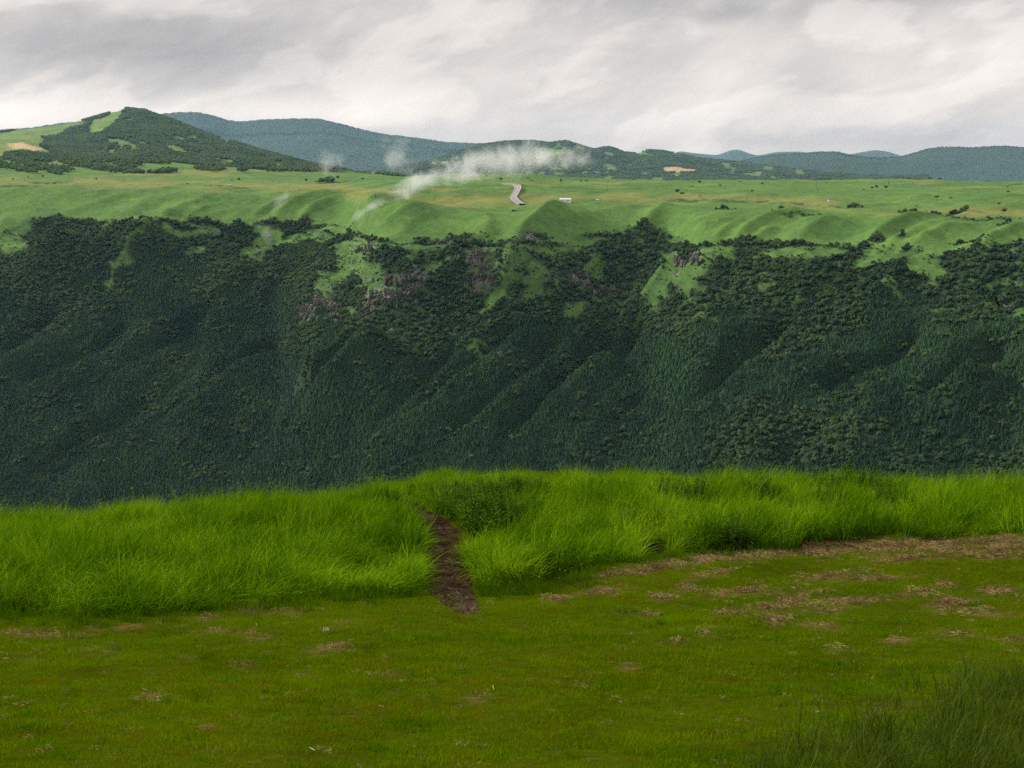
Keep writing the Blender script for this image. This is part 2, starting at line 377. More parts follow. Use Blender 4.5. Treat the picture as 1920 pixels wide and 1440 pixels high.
for pl, A, wd in GUL:
    p = np.array(pl, float); t = np.linspace(0, len(p) - 1, (len(p) - 1) * 5 + 1)
    qx = np.interp(t, np.arange(len(p)), p[:, 0]) + 7 * fbm(t * 1.3, t * 0 + A, 5, 3); qy = np.interp(t, np.arange(len(p)), p[:, 1])
    X_, Y_, Z_ = at(qx, qy, far_depth(qx, qy)); GLW.append((gsm(X_, 1.2, 0), gsm(Y_, 1.2, 0), A, wd))
def far_gully(X, Y):
    h = np.zeros(X.shape)
    for cx, cy_, A, wd in GLW:
        m = (X > cx.min() - 70) & (X < cx.max() + 70) & (Y > cy_.min() - 70) & (Y < cy_.max() + 70)
        x = X[m]; y = Y[m]; b = np.full(x.shape, 1e9); u = np.zeros(x.shape); n = len(cx) - 1
        for i in range(n):
            ax, ay, bx, by = cx[i], cy_[i], cx[i + 1], cy_[i + 1]; dx, dy = bx - ax, by - ay
            t = np.clip(((x - ax) * dx + (y - ay) * dy) / (dx * dx + dy * dy + 1e-6), 0, 1); d = np.hypot(x - ax - t * dx, y - ay - t * dy)
            k = d < b; b = np.where(k, d, b); u = np.where(k, (i + t) / n, u)
        h[m] -= 1.5 * A * np.exp(-(b / (.85 * wd)) ** 2) * sstep(0, .2, u) * sstep(1, .75, u)
    return h
def far_relief(X, Y):
    """height added to the smooth hillside at ground position X, Y"""
    h = np.zeros(X.shape); hp = np.zeros(X.shape)
    for cx, cy_, A, wl, wr, onp in CRW:
        best = np.full(X.shape, 1e9); sd_ = np.ones(X.shape); tt = np.zeros(X.shape)
        m = (X > cx.min() - 170) & (X < cx.max() + 170) & (Y > cy_.min() - 170) & (Y < cy_.max() + 170)
        if not m.any(): continue
        x = X[m]; y = Y[m]; b = np.full(x.shape, 1e9); s = np.ones(x.shape); u = np.zeros(x.shape)
        n = len(cx) - 1
        for i in range(n):
            ax, ay, bx, by = cx[i], cy_[i], cx[i + 1], cy_[i + 1]
            dx, dy = bx - ax, by - ay; ll = dx * dx + dy * dy + 1e-6
            t = ((x - ax) * dx + (y - ay) * dy) / ll; tc_ = np.clip(t, 0, 1)
            d = np.hypot(x - ax - tc_ * dx, y - ay - tc_ * dy)
            cr_ = dx * (y - ay) - dy * (x - ax)
            k = d < b
            b = np.where(k, d, b); s = np.where(k, np.sign(cr_), s); u = np.where(k, (i + tc_) / n, u)
        wd = np.where(s > 0, wl, wr)
        g = np.exp(-(np.sqrt(b * b + 4.0) - 2.0) / wd)
        tap = (.35 + .65 * sstep(-.02, .22, u)) * sstep(1.04, .5, u)
        hh = np.zeros(X.shape); hh[m] = A * g * np.where(cy_.min() > 0, 1, 1) * (tap if onp else sstep(0, .3, u) * sstep(1, .6, u)) * np.where(b < 165, sstep(165, 60, b), 0)
        if onp: hp = np.maximum(hp, hh) + .25 * np.minimum(hp, hh)
        else: h += hh
    h += 5.0 * fbm(X / 160, Y / 160, 3, 4) + 2.2 * fbm(X / 38, Y / 38, 9, 4)
    return h, hp
Xg, _, Zg = at(PXg, PYg, Yg)
wallw = sstep(455, 520, PYg)                                   # 1 on the wooded wall, 0 on the plateau
Zr, Zp = far_relief(Xg, Yg)
zf = sstep(352, 384, PYg)
Zr = Zr + Zp * (.25 + .75 * zf) - 9 * zf * sstep(470, 440, PYg)
gull = ridged((.9 * Xg - .43 * Yg) / 120, (.43 * Xg + .9 * Yg) / 480, 31, 4) - 0.5
fold = ridged((.8 * Xg - .6 * Yg) / 75, (.6 * Xg + .8 * Yg) / 300, 35, 3) - .5
foldw = sstep(344, 366, PYg) * sstep(470, 430, PYg)
Zg2 = Zg + Zr + wallw * (13 * gull + 5 * fbm(Xg / 60, Yg / 90, 41, 4) + 7 * (ridged((.9 * Xg - .43 * Yg) / 42, (.43 * Xg + .9 * Yg) / 200, 33, 3) - .5)) + far_gully(Xg, Yg) + 7 * fold * foldw + (1 - wallw) * (1 - foldw) * 2.4 * fbm(Xg / 70, Yg / 160, 37, 4)
# rock steps just under the rim
def far_point(px, py):
    px = np.atleast_1d(np.asarray(px, float)); py = np.atleast_1d(np.asarray(py, float))
    ci = np.clip((px - PX0) / DPX, 0, len(cols) - 1.001); c0 = ci.astype(int); fr = ci - c0
    res = np.empty((px.size, 3)); hi = int(sum(NR[:6])) + 1; idx = np.arange(hi)
    for i in range(px.size):
        c = c0.flat[i]; P = []
        for cc in (c, c + 1):
            r = np.interp(-py.flat[i], -PYg[:hi, cc], idx)
            P.append([np.interp(r, idx, G[:hi, cc]) for G in (Xg, Yg, Zg2)])
        res[i] = np.array(P[0]) * (1 - fr.flat[i]) + np.array(P[1]) * fr.flat[i]
    return res

# --- ground cover masks, traced from the photograph
RIM = np.array([(-900, 405), (0, 425), (30, 415), (60, 396), (130, 399), (200, 408), (290, 410), (450, 411), (560, 415), (640, 428), (665, 442), (700, 448), (780, 444), (850, 441), (900, 446), (1000, 449),
                (1100, 452), (1130, 436), (1200, 433), (1270, 440), (1310, 452), (1400, 456), (1500, 456), (1600, 466), (1700, 474), (1760, 482), (1800, 476), (1850, 466), (1920, 462), (2900, 470)], float)
MEADOW = [(668, 470, 12, 30, 30), (640, 520, 12, 40, 38), (588, 580, 10, 34, 40), (1300, 478, 26, 7, -25), (1262, 510, 8, 40, 42), (1222, 565, 8, 34, 42), (1200, 600, 8, 24, 45), (275, 430, 5, 30, 30), (248, 472, 6, 34, 36), (650, 500, 22, 62, 40), (610, 540, 16, 40, 35), (775, 462, 90, 7, 3), (650, 468, 26, 14, -20), (905, 505, 22, 40, 25), (968, 500, 20, 55, 28), (1050, 468, 60, 9, -5),
          (1000, 540, 22, 30, 30), (700, 530, 28, 26, 30), (1330, 485, 50, 14, -20), (1290, 520, 16, 50, 45), (1235, 560, 14, 40, 42), (1470, 478, 60, 10, -5),
          (1560, 478, 60, 12, -15), (1640, 490, 60, 14, -25), (1720, 500, 34, 14, -30), (1745, 520, 20, 22, 20),
          (500, 440, 26, 26, 40), (480, 470, 14, 26, 20), (560, 432, 50, 8, -15), (620, 430, 40, 8, -20), (350, 425, 60, 8, 0), (230, 500, 8, 55, 38), (262, 455, 7, 40, 38), (20, 450, 34, 26, 20),
          (200, 420, 14, 10, 0), (25, 425, 40, 14, -20), (1905, 600, 14, 24, -15), (370, 470, 24, 10, -15), (1080, 590, 18, 10, -20), (920, 570, 20, 12, -30), (1110, 500, 20, 26, 30),
          (715, 640, 26, 12, -30), (895, 662, 26, 6, -25), (640, 590, 20, 8, -30), (1855, 470, 40, 8, -20)]
ROCK = [(735, 548, 48, 26, 0), (770, 530, 30, 20), (880, 520, 20, 34, 0), (912, 505, 8, 36), (600, 575, 40, 22, -20), (700, 570, 26, 18), (640, 600, 50, 7, -8), (690, 470, 20, 10), (1130, 545, 26, 16), (1070, 548, 40, 8),
        (990, 446, 26, 9, 10), (820, 446, 36, 6, 5), (1300, 492, 22, 10, -35), (1265, 520, 12, 14, -40), (680, 680, 7, 22, 20), (1890, 570, 14, 14)]
SCRUBLINE = [(380, 411, 90, 4), (520, 413, 110, 4, 2), (700, 444, 34, 5, 8), (835, 440, 60, 6, -2), (985, 446, 46, 6, 5), (1150, 436, 60, 5), (1210, 430, 60, 6), (1390, 456, 50, 4), (1460, 452, 40, 4), (1500, 455, 36, 4), (1560, 452, 20, 4, -10),
             (1640, 456, 20, 4, -8), (1690, 456, 8, 7, -40), (1800, 460, 20, 3, 5), (1832, 468, 11, 6, -30), (1790, 484, 22, 7, -10), (1600, 466, 26, 4)]
PLINES = [(1360, 382, 34, 1.6, 0), (1400, 369, 60, 1.6, 1), (1300, 369, 50, 1.4, -1), (1490, 375, 50, 1.5, 2), (1590, 380, 44, 1.6, 1), (1440, 367, 30, 1.4), (965, 382, 10, 1.5), (90, 342, 40, 1.6), (1500, 402, 40, 2, -4), (1800, 402, 40, 2, -4), (1860, 398, 30, 2, -6), (1880, 408, 24, 2.5, -14), (1470, 392, 40, 1.8, -3), (1905, 345, 30, 1.5), (1700, 388, 40, 1.4), (30, 352, 60, 1.8, -3), (420, 351, 40, 1.6, 4), (1780, 388, 60, 1.4, -1), (640, 340, 40, 1.8, -5)]
plin = ell(PXg, PYg, PLINES, .5, 5, 27) * sstep(-.5, .1, fbm(PXg / 6, PYg / 2, 28, 2))
rimg = np.interp(PXg, RIM[:, 0], RIM[:, 1]) + 7 * fbm(PXg / 26, PXg * 0, 77, 3)
forest_shade_m = sstep(-2, 3, PYg - rimg)
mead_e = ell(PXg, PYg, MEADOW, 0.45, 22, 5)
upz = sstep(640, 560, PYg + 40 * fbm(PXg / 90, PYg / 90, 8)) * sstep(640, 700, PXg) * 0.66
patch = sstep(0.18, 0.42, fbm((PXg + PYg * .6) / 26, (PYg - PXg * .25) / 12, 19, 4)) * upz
forest_shade_m = forest_shade_m * (1 - np.clip(np.maximum(mead_e * (0.55 + .8 * sstep(-.2, .25, fbm(PXg / 9, PYg / 6, 61, 3))), patch * .8), 0, 1))
forest_shade_m = np.maximum(forest_shade_m, wallw * np.clip(.42 + .5 * fbm(PXg / 10, PYg / 6, 63, 3), .15, .7) * sstep(4, 14, PYg - rimg) * (1 - .45 * mead_e))  # wall shade put into the colour: open wall grass blended toward forest tone
rock_m = ell(PXg, PYg, ROCK, 0.5, 20, 15) * sstep(-0.25, 0.2, fbm(PXg / 7, PYg / 16, 22, 3))
scr = ell(PXg, PYg, SCRUBLINE, 0.4, 14, 25)
forest_shade_m = np.maximum(np.maximum(forest_shade_m, scr * .9), plin * .8)
dry = sstep(0, 1, np.clip(1 - np.abs(PYg - np.interp(PXg, [0, 300, 640, 760, 960, 1200, 1500, 1700, 1920], [338, 346, 352, 376, 366, 366, 372, 388, 388])) / 14, 0, 1)) * sstep(-.35, .25, fbm(PXg / 90, PYg / 12, 44, 4))
dry = np.maximum(dry, 0.8 * sstep(0.12, 0.42, fbm(PXg / 130, PYg / 7, 47, 4)) * sstep(376, 366, PYg))
TAN = [(90, 288, 40, 0.1)]
far_col = np.stack([forest_shade_m, rock_m, dry, np.zeros_like(dry)], -1)
hs = link('hillside', grid_mesh('hillside', Xg, Yg, Zg2, HILL, far_col)); tag(hs, kind='structure')

# ================================================================== INSTANCED STUFF (one object each; geometry nodes place its own pieces)
def make_tree_group():
    g = bpy.data.node_groups.new('scatter', 'GeometryNodeTree')
    g.interface.new_socket('Geometry', in_out='INPUT', socket_type='NodeSocketGeometry')
    g.interface.new_socket('Geometry', in_out='OUTPUT', socket_type='NodeSocketGeometry')
    n = g.nodes; l = g.links
    gi = n.new('NodeGroupInput'); go = n.new('NodeGroupOutput')
    def attr(name, typ):
        a = n.new('GeometryNodeInputNamedAttribute'); a.data_type = typ; a.inputs[0].default_value = name
        return [o for o in a.outputs if o.enabled and o.name == 'Attribute'][0]
    sep = n.new('GeometryNodeSeparateGeometry'); sep.domain = 'POINT'
    l.new(gi.outputs[0], sep.inputs[0]); l.new(attr('proto', 'BOOLEAN'), sep.inputs[1])
    sti = n.new('GeometryNodeSplitToInstances'); sti.domain = 'POINT'
    l.new(sep.outputs[0], sti.inputs[0]); l.new(attr('proto_id', 'INT'), sti.inputs['Group ID'])
    iop = n.new('GeometryNodeInstanceOnPoints')
    l.new(sep.outputs[1], iop.inputs['Points']); l.new(sti.outputs[0], iop.inputs['Instance'])
    iop.inputs['Pick Instance'].default_value = True
    l.new(attr('pick', 'INT'), iop.inputs['Instance Index'])
    e2r = n.new('FunctionNodeEulerToRotation'); l.new(attr('rot', 'FLOAT_VECTOR'), e2r.inputs[0])
    l.new(e2r.outputs[0], iop.inputs['Rotation']); l.new(attr('scl', 'FLOAT_VECTOR'), iop.inputs['Scale'])
    l.new(iop.outputs[0], go.inputs[0]); return g
SCATTER = make_tree_group()
def scatter(name, protos, P, rot, scl, mats, label=None, cat=None, pick=None, smooth=False):
    """protos: list of (verts, faces[, material index per face])"""
    V = []; Fc = []; pid = []; mi = []; off = 0
    for k, pr in enumerate(protos):
        v, f = pr[0], pr[1]
        V.append(np.asarray(v, float)); pid += [k] * len(v)
        Fc += [tuple(i + off for i in q) for q in f]; mi += (list(pr[2]) if len(pr) > 2 else [0] * len(f)); off += len(v)
    npv = off; n = len(P)
    me = bpy.data.meshes.new(name)
    me.from_pydata(np.concatenate(V + [np.asarray(P, float)]).tolist(), [], Fc)
    for m in (mats if isinstance(mats, (list, tuple)) else [mats]): me.materials.append(m)
    me.polygons.foreach_set('material_index', mi)
    if smooth: me.polygons.foreach_set('use_smooth', [True] * len(me.polygons))
    tot = npv + n
    a = me.attributes.new('proto', 'BOOLEAN', 'POINT'); b = np.zeros(tot, bool); b[:npv] = True; a.data.foreach_set('value', b)
    a = me.attributes.new('proto_id', 'INT', 'POINT'); b = np.zeros(tot, np.int32); b[:npv] = pid; a.data.foreach_set('value', b)
    a = me.attributes.new('pick', 'INT', 'POINT'); b = np.zeros(tot, np.int32); b[npv:] = rng.integers(0, len(protos), n) if pick is None else pick; a.data.foreach_set('value', b)
    a = me.attributes.new('rot', 'FLOAT_VECTOR', 'POINT'); b = np.zeros((tot, 3), np.float32); b[npv:] = rot; a.data.foreach_set('vector', b.ravel())
    a = me.attributes.new('scl', 'FLOAT_VECTOR', 'POINT'); b = np.ones((tot, 3), np.float32); b[npv:] = np.asarray(scl).reshape(n, -1); a.data.foreach_set('vector', b.ravel())
    o = link(name, me); tag(o, label, cat, kind='stuff')
    md = o.modifiers.new('scatter', 'NODES'); md.node_group = SCATTER
    return o
def rz(n, tilt=0.06):
    return np.stack([rng.normal(0, tilt, n), rng.normal(0, tilt, n), rng.uniform(0, 6.283, n)], -1)

# --- tree prototypes (metres)
def proto_conifer(h, r, seed, tiers=6, seg=9):
    rs = np.random.default_rng(seed); v = []; f = []
    for k in range(tiers):
        z0 = h * (0.12 + 0.80 * k / tiers); z1 = h * (0.12 + 0.80 * (k + 1.7) / tiers); z1 = min(z1, h)
        rr = r * (1 - k / (tiers + 0.4)) ** 0.85
        b = len(v); v.append((rs.normal(0, .05), rs.normal(0, .05), z1))
        ph = rs.uniform(0, 6)
        for s in range(seg):
            q = rr * (1.0 if s % 2 else 0.62) * rs.uniform(.8, 1.15); an = ph + 6.283 * s / seg
            v.append((q * math.cos(an), q * math.sin(an), z0 - (0.25 * rr if s % 2 else -0.2 * rr) + rs.normal(0, .1)))
        for s in range(seg): f.append((b, b + 1 + s, b + 1 + (s + 1) % seg))
    return v, f
def ico(sub=1):
    import bmesh
    bm = bmesh.new(); bmesh.ops.create_icosphere(bm, subdivisions=sub, radius=1.0)
    v = np.array([x.co[:] for x in bm.verts]); f = [tuple(q.index for q in p.verts) for p in bm.faces]; bm.free(); return v, f
ICO1 = ico(1); ICO2 = ico(2)
def leaf_shell(rs, cen, rad, n, size, v, f):
    """n small leaf-clump faces scattered through the outer part of an ellipsoid"""
    for _ in range(n):
        d = rs.normal(size=3); d /= np.linalg.norm(d)
        if d[2] < -0.45: d[2] *= -0.6
        p = cen + d * rad * rs.uniform(0.72, 1.12)
        a = np.cross(d, rs.normal(size=3)); a /= np.linalg.norm(a) + 1e-6; b_ = np.cross(d, a) + d * rs.uniform(-.7, .7)
        s = size * rs.uniform(.6, 1.3); i = len(v)
        v += [tuple(p - a * s), tuple(p + b_ * s * .7), tuple(p + a * s), tuple(p - b_ * s * .7)]
        f.append((i, i + 1, i + 2, i + 3))
def proto_broad(rad, hgt, seed, lobes=5, leaves=90, size=0.75):
    rs = np.random.default_rng(seed); v = []; f = []
    for k in range(lobes):
        an = 6.283 * k / lobes + rs.uniform(-.5, .5); q = rad * 0.52 * (0 if k == 0 else 1)
        c = np.array([q * math.cos(an), q * math.sin(an), hgt * rs.uniform(.5, .78) if k else hgt * .72])
        r_ = np.array([rad * rs.uniform(.42, .6)] * 2 + [hgt * rs.uniform(.22, .32)])
        vv = ICO1[0] * (1 + 0.16 * rs.normal(size=(len(ICO1[0]), 1))) * r_ * .86 + c
        o = len(v); v += [tuple(x) for x in vv]; f += [tuple(i + o for i in q_) for q_ in ICO1[1]]
        leaf_shell(rs, c, r_, leaves // lobes, size, v, f)
    return v, f
CON = [proto_conifer(4.8, 2.0, s, 3, 9) for s in range(5)]
BRO = [proto_broad(3.7, 7, 20 + s, 5, 80, .5) for s in range(5)]
BSH = [proto_broad(1.8, 2.7, 40 + s, 4, 40, 0.42) for s in range(4)]

# --- plant the wall: candidates by true ground area
sub = (slice(20, int(sum(NR[:6]))), slice(60, len(cols) - 60))
A3 = np.stack([Xg, Yg, Zg2], -1)
P00 = A3[:-1, :-1]; e1 = A3[:-1, 1:] - P00; e2 = A3[1:, :-1] - P00
area = np.linalg.norm(np.cross(e1, e2), axis=-1)
cellpy = PYg[:-1, :-1]; cellpx = PXg[:-1, :-1]
def place(weight, jitter=True):
    """random points on the hillside with the given density (per square metre) per cell"""
    lam = area * weight; n = np.floor(lam + rng.random(lam.shape)).astype(int)
    r, c = np.nonzero(n); r = np.repeat(r, n[r, c]) if False else r
    k = n[r, c]; r = np.repeat(r, k); c = np.repeat(c, k)
    a = rng.random(len(r)); b = rng.random(len(r))
    def bl(G): return (G[r, c] * (1 - a) + G[r, c + 1] * a) * (1 - b) + (G[r + 1, c] * (1 - a) + G[r + 1, c + 1] * a) * b
    return np.stack([bl(Xg), bl(Yg), bl(Zg2)], -1), bl(PXg), bl(PYg)
BROADP = [(190, 560, 60, 26, -25), (100, 590, 60, 24, -30), (60, 500, 90, 90, 0), (150, 460, 130, 60), (340, 450, 110, 40), (520, 470, 90, 60, -30), (430, 520, 60, 26, -30), (560, 640, 40, 24, -30),
          (380, 560, 30, 20), (740, 620, 90, 34, -10), (760, 650, 60, 34), (850, 620, 90, 26, -10), (900, 655, 40, 16, -25), (840, 720, 30, 10, -25), (1060, 696, 26, 12), (980, 590, 80, 24), (1120, 600, 80, 26, 10), (1240, 610, 60, 30),
          (1500, 590, 110, 30, -10), (1560, 610, 80, 40, -25), (1480, 650, 60, 30, -40), (1620, 570, 80, 20, -20), (1400, 860, 90, 36, -18), (1500, 850, 110, 40, -10), (1560, 880, 70, 26), (1620, 780, 60, 14, -10), (1830, 590, 60, 40),
          (1900, 560, 50, 60), (100, 770, 50, 12, -15), (380, 735, 40, 10, -30), (330, 690, 30, 9, -20), (1860, 890, 60, 20, -20), (300, 640, 50, 8, -20), (680, 670, 30, 30), (1700, 900, 60, 14, -20)]
lowb = np.interp(cellpx, [0, 200, 290, 500, 640, 900, 1130, 1280, 1350, 1500, 1700, 1920], [520, 500, 480, 520, 600, 600, 610, 600, 590, 585, 560, 560]) + 26 * fbm(cellpx / 40, cellpy / 40, 88, 3)
bro_m = np.maximum(sstep(8, -8, cellpy - lowb), ell(cellpx, cellpy, BROADP, .3, 26, 91) * (fbm(cellpx / 22, cellpy / 12, 93, 3) > -.35))
spk_b = (fbm(cellpx / 30, cellpy / 14, 95, 4) > 0.36) * 0.8
bro_m = np.clip(np.maximum(bro_m, spk_b), 0, 1)
fm = forest_shade_m[:-1, :-1]; rm = rock_m[:-1, :-1]
onwall = (cellpy > 380) & (cellpy < 1010) & (cellpx > -560) & (cellpx < 2400)
isf = sstep(.62, .85, fm) * (1 - sstep(.25, .6, rm)) * onwall
clear = ell(cellpx, cellpy, [(570, 745, 5, 46, 38), (1560, 545, 16, 10, 0)], .2, 10, 3)
Pc, pxc, pyc = place(isf * (bro_m < .5) * 0.125 * (1 - .9 * clear))
sc = rng.uniform(.5, 1.5, len(Pc)) * (0.85 + 0.3 * (fbm(pxc / 60, pyc / 40, 66, 3) + .3))
print('conifers', len(Pc))
scatter('cedar_forest', CON, Pc - [0, 0, .8], rz(len(Pc), .03), np.stack([sc, sc, sc * rng.uniform(.9, 1.15, len(Pc))], -1), CONIF, 'dark green cedar plantation covering the steep far slope', 'forest')
shr = ((cellpy < np.interp(cellpx, RIM[:, 0], RIM[:, 1]) + 22) | (scr[:-1, :-1] > .3) | (patch[:-1, :-1] > .08) | (mead_e[:-1, :-1] > .08))
Pb, pxb, pyb = place(isf * (bro_m >= .5) * (0.055 - .03 * shr))
sb = rng.uniform(.55, 1.15, len(Pb)) ** 1.2
print('broad', len(Pb))
scatter('broadleaf_woodland', BRO, Pb - [0, 0, 1.5], rz(len(Pb), .08), sb, BROAD, 'mixed broadleaf woodland on the cliff band below the grassy rim', 'woodland')
wsh = isf * (bro_m >= .5) * shr * 0.05 + onwall * (fm < .75) * (fm > .02) * (cellpy > 400) * .09 * (fbm(cellpx / 12, cellpy / 6, 111, 3) > .08) * (1 - .6 * mead_e[:-1, :-1]) * (1 - sstep(.4, .7, rm)) + onwall * rm * 0.035
Ps, pxs, pys = place(wsh)
ss = rng.uniform(.4, 1.0, len(Ps))
print('scrub', len(Ps))
scatter('scrub', BSH, Ps - [0, 0, .6], rz(len(Ps), .1), ss, BUSHM, 'dark scrub lining the rock steps under the grass rim', 'scrub')

# --- cliff rock: fractured columns
def proto_rock(seed):
    rs = np.random.default_rng(seed); v = []; f = []
    for k in range(5):
        n = 5; x, y = rs.normal(0, 2.0, 2); h = rs.uniform(1.0, 5.0); r = rs.uniform(.8, 2.3); ph = rs.uniform(0, 6); b = len(v)
        for z, q in ((-5, 1.15), (h * .5, 1.0), (h, .75)):
            for s_ in range(n):
                a = ph + 6.283 * s_ / n; v.append((x + q * r * math.cos(a) * rs.uniform(.85, 1.15), y + q * r * math.sin(a), z + rs.normal(0, .35)))
        for l_ in (0, 1):
            for s_ in range(n): c = b + l_ * n; f.append((c + s_, c + (s_ + 1) % n, c + n + (s_ + 1) % n, c + n + s_))
        f.append(tuple(b + 2 * n + s_ for s_ in range(n)))
    return v, f
RKC = MT('cliff_rock'); oi = RKC.n('ShaderNodeObjectInfo'); n_ = RKC.noise(.5, 6, .75, stretch=(1, 1, .2))
RKC = RKC.surf(RKC.ramp(RKC.math('ADD', RKC.math('MULTIPLY', oi.outputs['Random'], .45), RKC.math('MULTIPLY', n_, .55)), [(.2, (.022, .025, .018)), (.5, (.065, .068, .050)), (.72, (.135, .130, .098)), (.95, (.27, .22, .14))]), .95, spec=.05)
lowr = sstep(470, 500, cellpy)
Pr, pxr, pyr = place(onwall * sstep(.15, .5, rm) * (.010 + .028 * lowr) + onwall * (scr[:-1, :-1] > .5) * .004)
sr = np.stack([rng.uniform(.6, 1.2, len(Pr))] * 2 + [rng.uniform(.35, 1.1, len(Pr)) * np.where(pyr < 470, .35, 1)], -1); print('rocks', len(Pr))
scatter('cliff_rocks', [proto_rock(60 + s) for s in range(6)], Pr, rz(len(Pr), .22), sr, RKC, 'grey fractured rock of the cliff band showing between the bushes', 'rock')

# ================================================================== HILLS BEYOND THE PLATEAU
FARH = make_hillside_mat('far_hill_cover', (0.055, 0.12, 0.022), (0.14, 0.23, 0.045), (0.23, 0.20, 0.07), (0.024, 0.050, 0.024), (0.16, 0.145, 0.13), (0.42, 0.30, 0.17), 0.05)
HILLG = {}
def hill(name, sil, base_py, Yc, Yb, step=4.0, rows=60, amp=18, gl=260, fields=None, rough=0.0, seed=1, wood=1.0, green=None, back=900):
    s = np.array(sil, float); px = np.arange(s[0, 0], s[-1, 0] + step, step)
    top = gsm(np.interp(px, s[:, 0], s[:, 1]), 1.3, 0)
    base = np.interp(px, [-400, 0, 640, 1000, 1920, 2400], base_py) if isinstance(base_py, (list, tuple)) else np.full(px.shape, float(base_py))
    t = np.linspace(0, 1, rows)[:, None]
    Yc_ = np.broadcast_to(Yc, px.shape) if not isinstance(Yc, (list, tuple)) else np.interp(px, [a for a, b in Yc], [b for a, b in Yc])
    py = base + (top - base) * (0.12 * t + 0.88 * t ** 1.15)
    Y = Yb + (Yc_ - Yb) * t + 0 * px
    X, _, Z = at(px + 0 * t, py, Y)
    env = np.sin(np.pi * np.clip(t, 0, 1)) ** 0.7
    g = ridged((X + 0.5 * Y) / gl, (Y - .5 * X) / (gl * 3.2), seed, 4) - .5
    Z = Z + env * amp * (g * 1.6 + fbm(X / gl, Y / gl, seed + 5, 4))
    Z = Z + rough * (fbm(X / 14, Y / 40, seed + 9, 3)) * sstep(0, .2, t)
    # rounded back slope falling away
    nb = 8; tb = np.linspace(0, 1, nb + 1)[1:, None]
    Yb2 = Y[-1] + back * tb; Xb = X[-1] * (Yb2 / Y[-1]); Zb = Z[-1] - (Z[-1] - Z[0] + 60) * tb ** 1.6
    PY = np.concatenate([py, np.broadcast_to(top, (nb, len(px)))]); PX = np.broadcast_to(px, PY.shape)
    X = np.concatenate([X, Xb]); Y = np.concatenate([Y, Yb2]); Z = np.concatenate([Z, Zb])
    # hidden skirt below the visible foot
    X = np.concatenate([X[:1] * .96, X]); Y = np.concatenate([Y[:1] * .96, Y]); Z = np.concatenate([Z[:1] - 90, Z]); PY = np.concatenate([PY[:1], PY]); PX = np.broadcast_to(px, PY.shape)
    fo = np.full(PY.shape, wood)
    if name in ('left_mountain', 'middle_hills'): fo = fo * (1 - .75 * sstep(.15, .5, fbm(PX / 30, PY / 10, seed + 60, 4)))
    dr = np.zeros(PY.shape); tn = np.zeros(PY.shape)
    if green:
        m = ell(PX, PY, green, .25, 8, seed + 30); fo = fo * (1 - m * .95)
    if fields: tn = ell(PX, PY, fields, .1, 3, seed + 40); fo = fo * (1 - tn)
    dr = .6 * sstep(.0, .5, fbm(PX / 60, PY / 8, seed + 50, 3))
    me = grid_mesh(name, X, Y, Z, FARH, np.stack([fo, 0 * fo, dr, tn], -1))
    o = link(name, me); tag(o, kind='structure')
    HILLG[name] = (X, Y, Z, PX, PY, fo); return o
hill('distant_hills', [(1180, 300), (1240, 296), (1275, 283), (1300, 287), (1345, 291), (1372, 281), (1385, 280), (1400, 286), (1420, 292), (1455, 285), (1500, 284), (1560, 296), (1590, 290), (1640, 281), (1665, 284), (1692, 293), (1705, 291), (1740, 300), (1800, 310)],
     330, 29000, 26000, 4, 14, 60, 1500, back=2400)
hill('blue_ridge', [(-500, 250), (-200, 246), (0, 243), (60, 239), (110, 231), (145, 228), (200, 232), (280, 217), (310, 212), (340, 210), (372, 210), (400, 216), (430, 226), (455, 228), (490, 224), (520, 223), (560, 222), (600, 222), (640, 232),
     (680, 243), (720, 251), (780, 258), (830, 265), (880, 268), (950, 269), (1000, 275), (1060, 284), (1120, 295), (1200, 305)], 335, 19500, 15500, 4, 50, 70, 1100, rough=12, back=2000, seed=3)
hill('right_mountain', [(1330, 312), (1380, 304), (1440, 292), (1500, 288), (1540, 285), (1570, 285), (1600, 292), (1650, 297), (1690, 294), (1720, 285), (1745, 278), (1775, 276), (1820, 277), (1880, 274), (1920, 277), (2000, 284), (2200, 282), (2500, 300)],
     346, 16500, 13000, 4, 50, 60, 950, rough=10, back=2000, seed=7)
hill('middle_hills', [(640, 336), (740, 318), (820, 298), (870, 281), (905, 271), (950, 265), (1000, 264), (1030, 268), (1062, 264), (1085, 272), (1115, 281), (1135, 275), (1150, 277), (1175, 287), (1200, 287), (1215, 281), (1250, 284), (1270, 288), (1310, 297), (1350, 300), (1400, 306), (1450, 314), (1520, 322), (1600, 331), (1700, 341), (1740, 343)],
     342, 11500, 7600, 3, 80, 44, 560, fields=[(1276, 322, 34, 2.6, 3)], green=[(1370, 326, 14, 2.5, 0), (1110, 316, 22, 1.6), (1160, 321, 30, 1.4), (1200, 330, 22, 1.2), (1100, 330, 40, 1.3)], rough=5, seed=13)
hill('left_mountain', [(-500, 300), (-200, 268), (-60, 256), (0, 249), (60, 241), (120, 233), (165, 224), (190, 216), (215, 210), (238, 204), (258, 206), (272, 207), (285, 213), (298, 217), (320, 224), (350, 236), (390, 252), (430, 264), (480, 280), (540, 297), (600, 312), (680, 328), (760, 340)],
     [304, 304, 340, 350, 350, 350], [(-500, 7600), (240, 7400), (760, 5400)], 3600, 3, 90, 28, 340,
     green=[(60, 252, 100, 14, -12), (20, 272, 60, 22, 0), (200, 228, 42, 9, -38), (180, 238, 20, 12, -20), (325, 282, 40, 5, 22), (360, 293, 30, 3, 15), (-60, 285, 90, 26), (60, 290, 40, 6)], fields=[(48, 287, 44, 2.0, 4)], rough=3, seed=21)

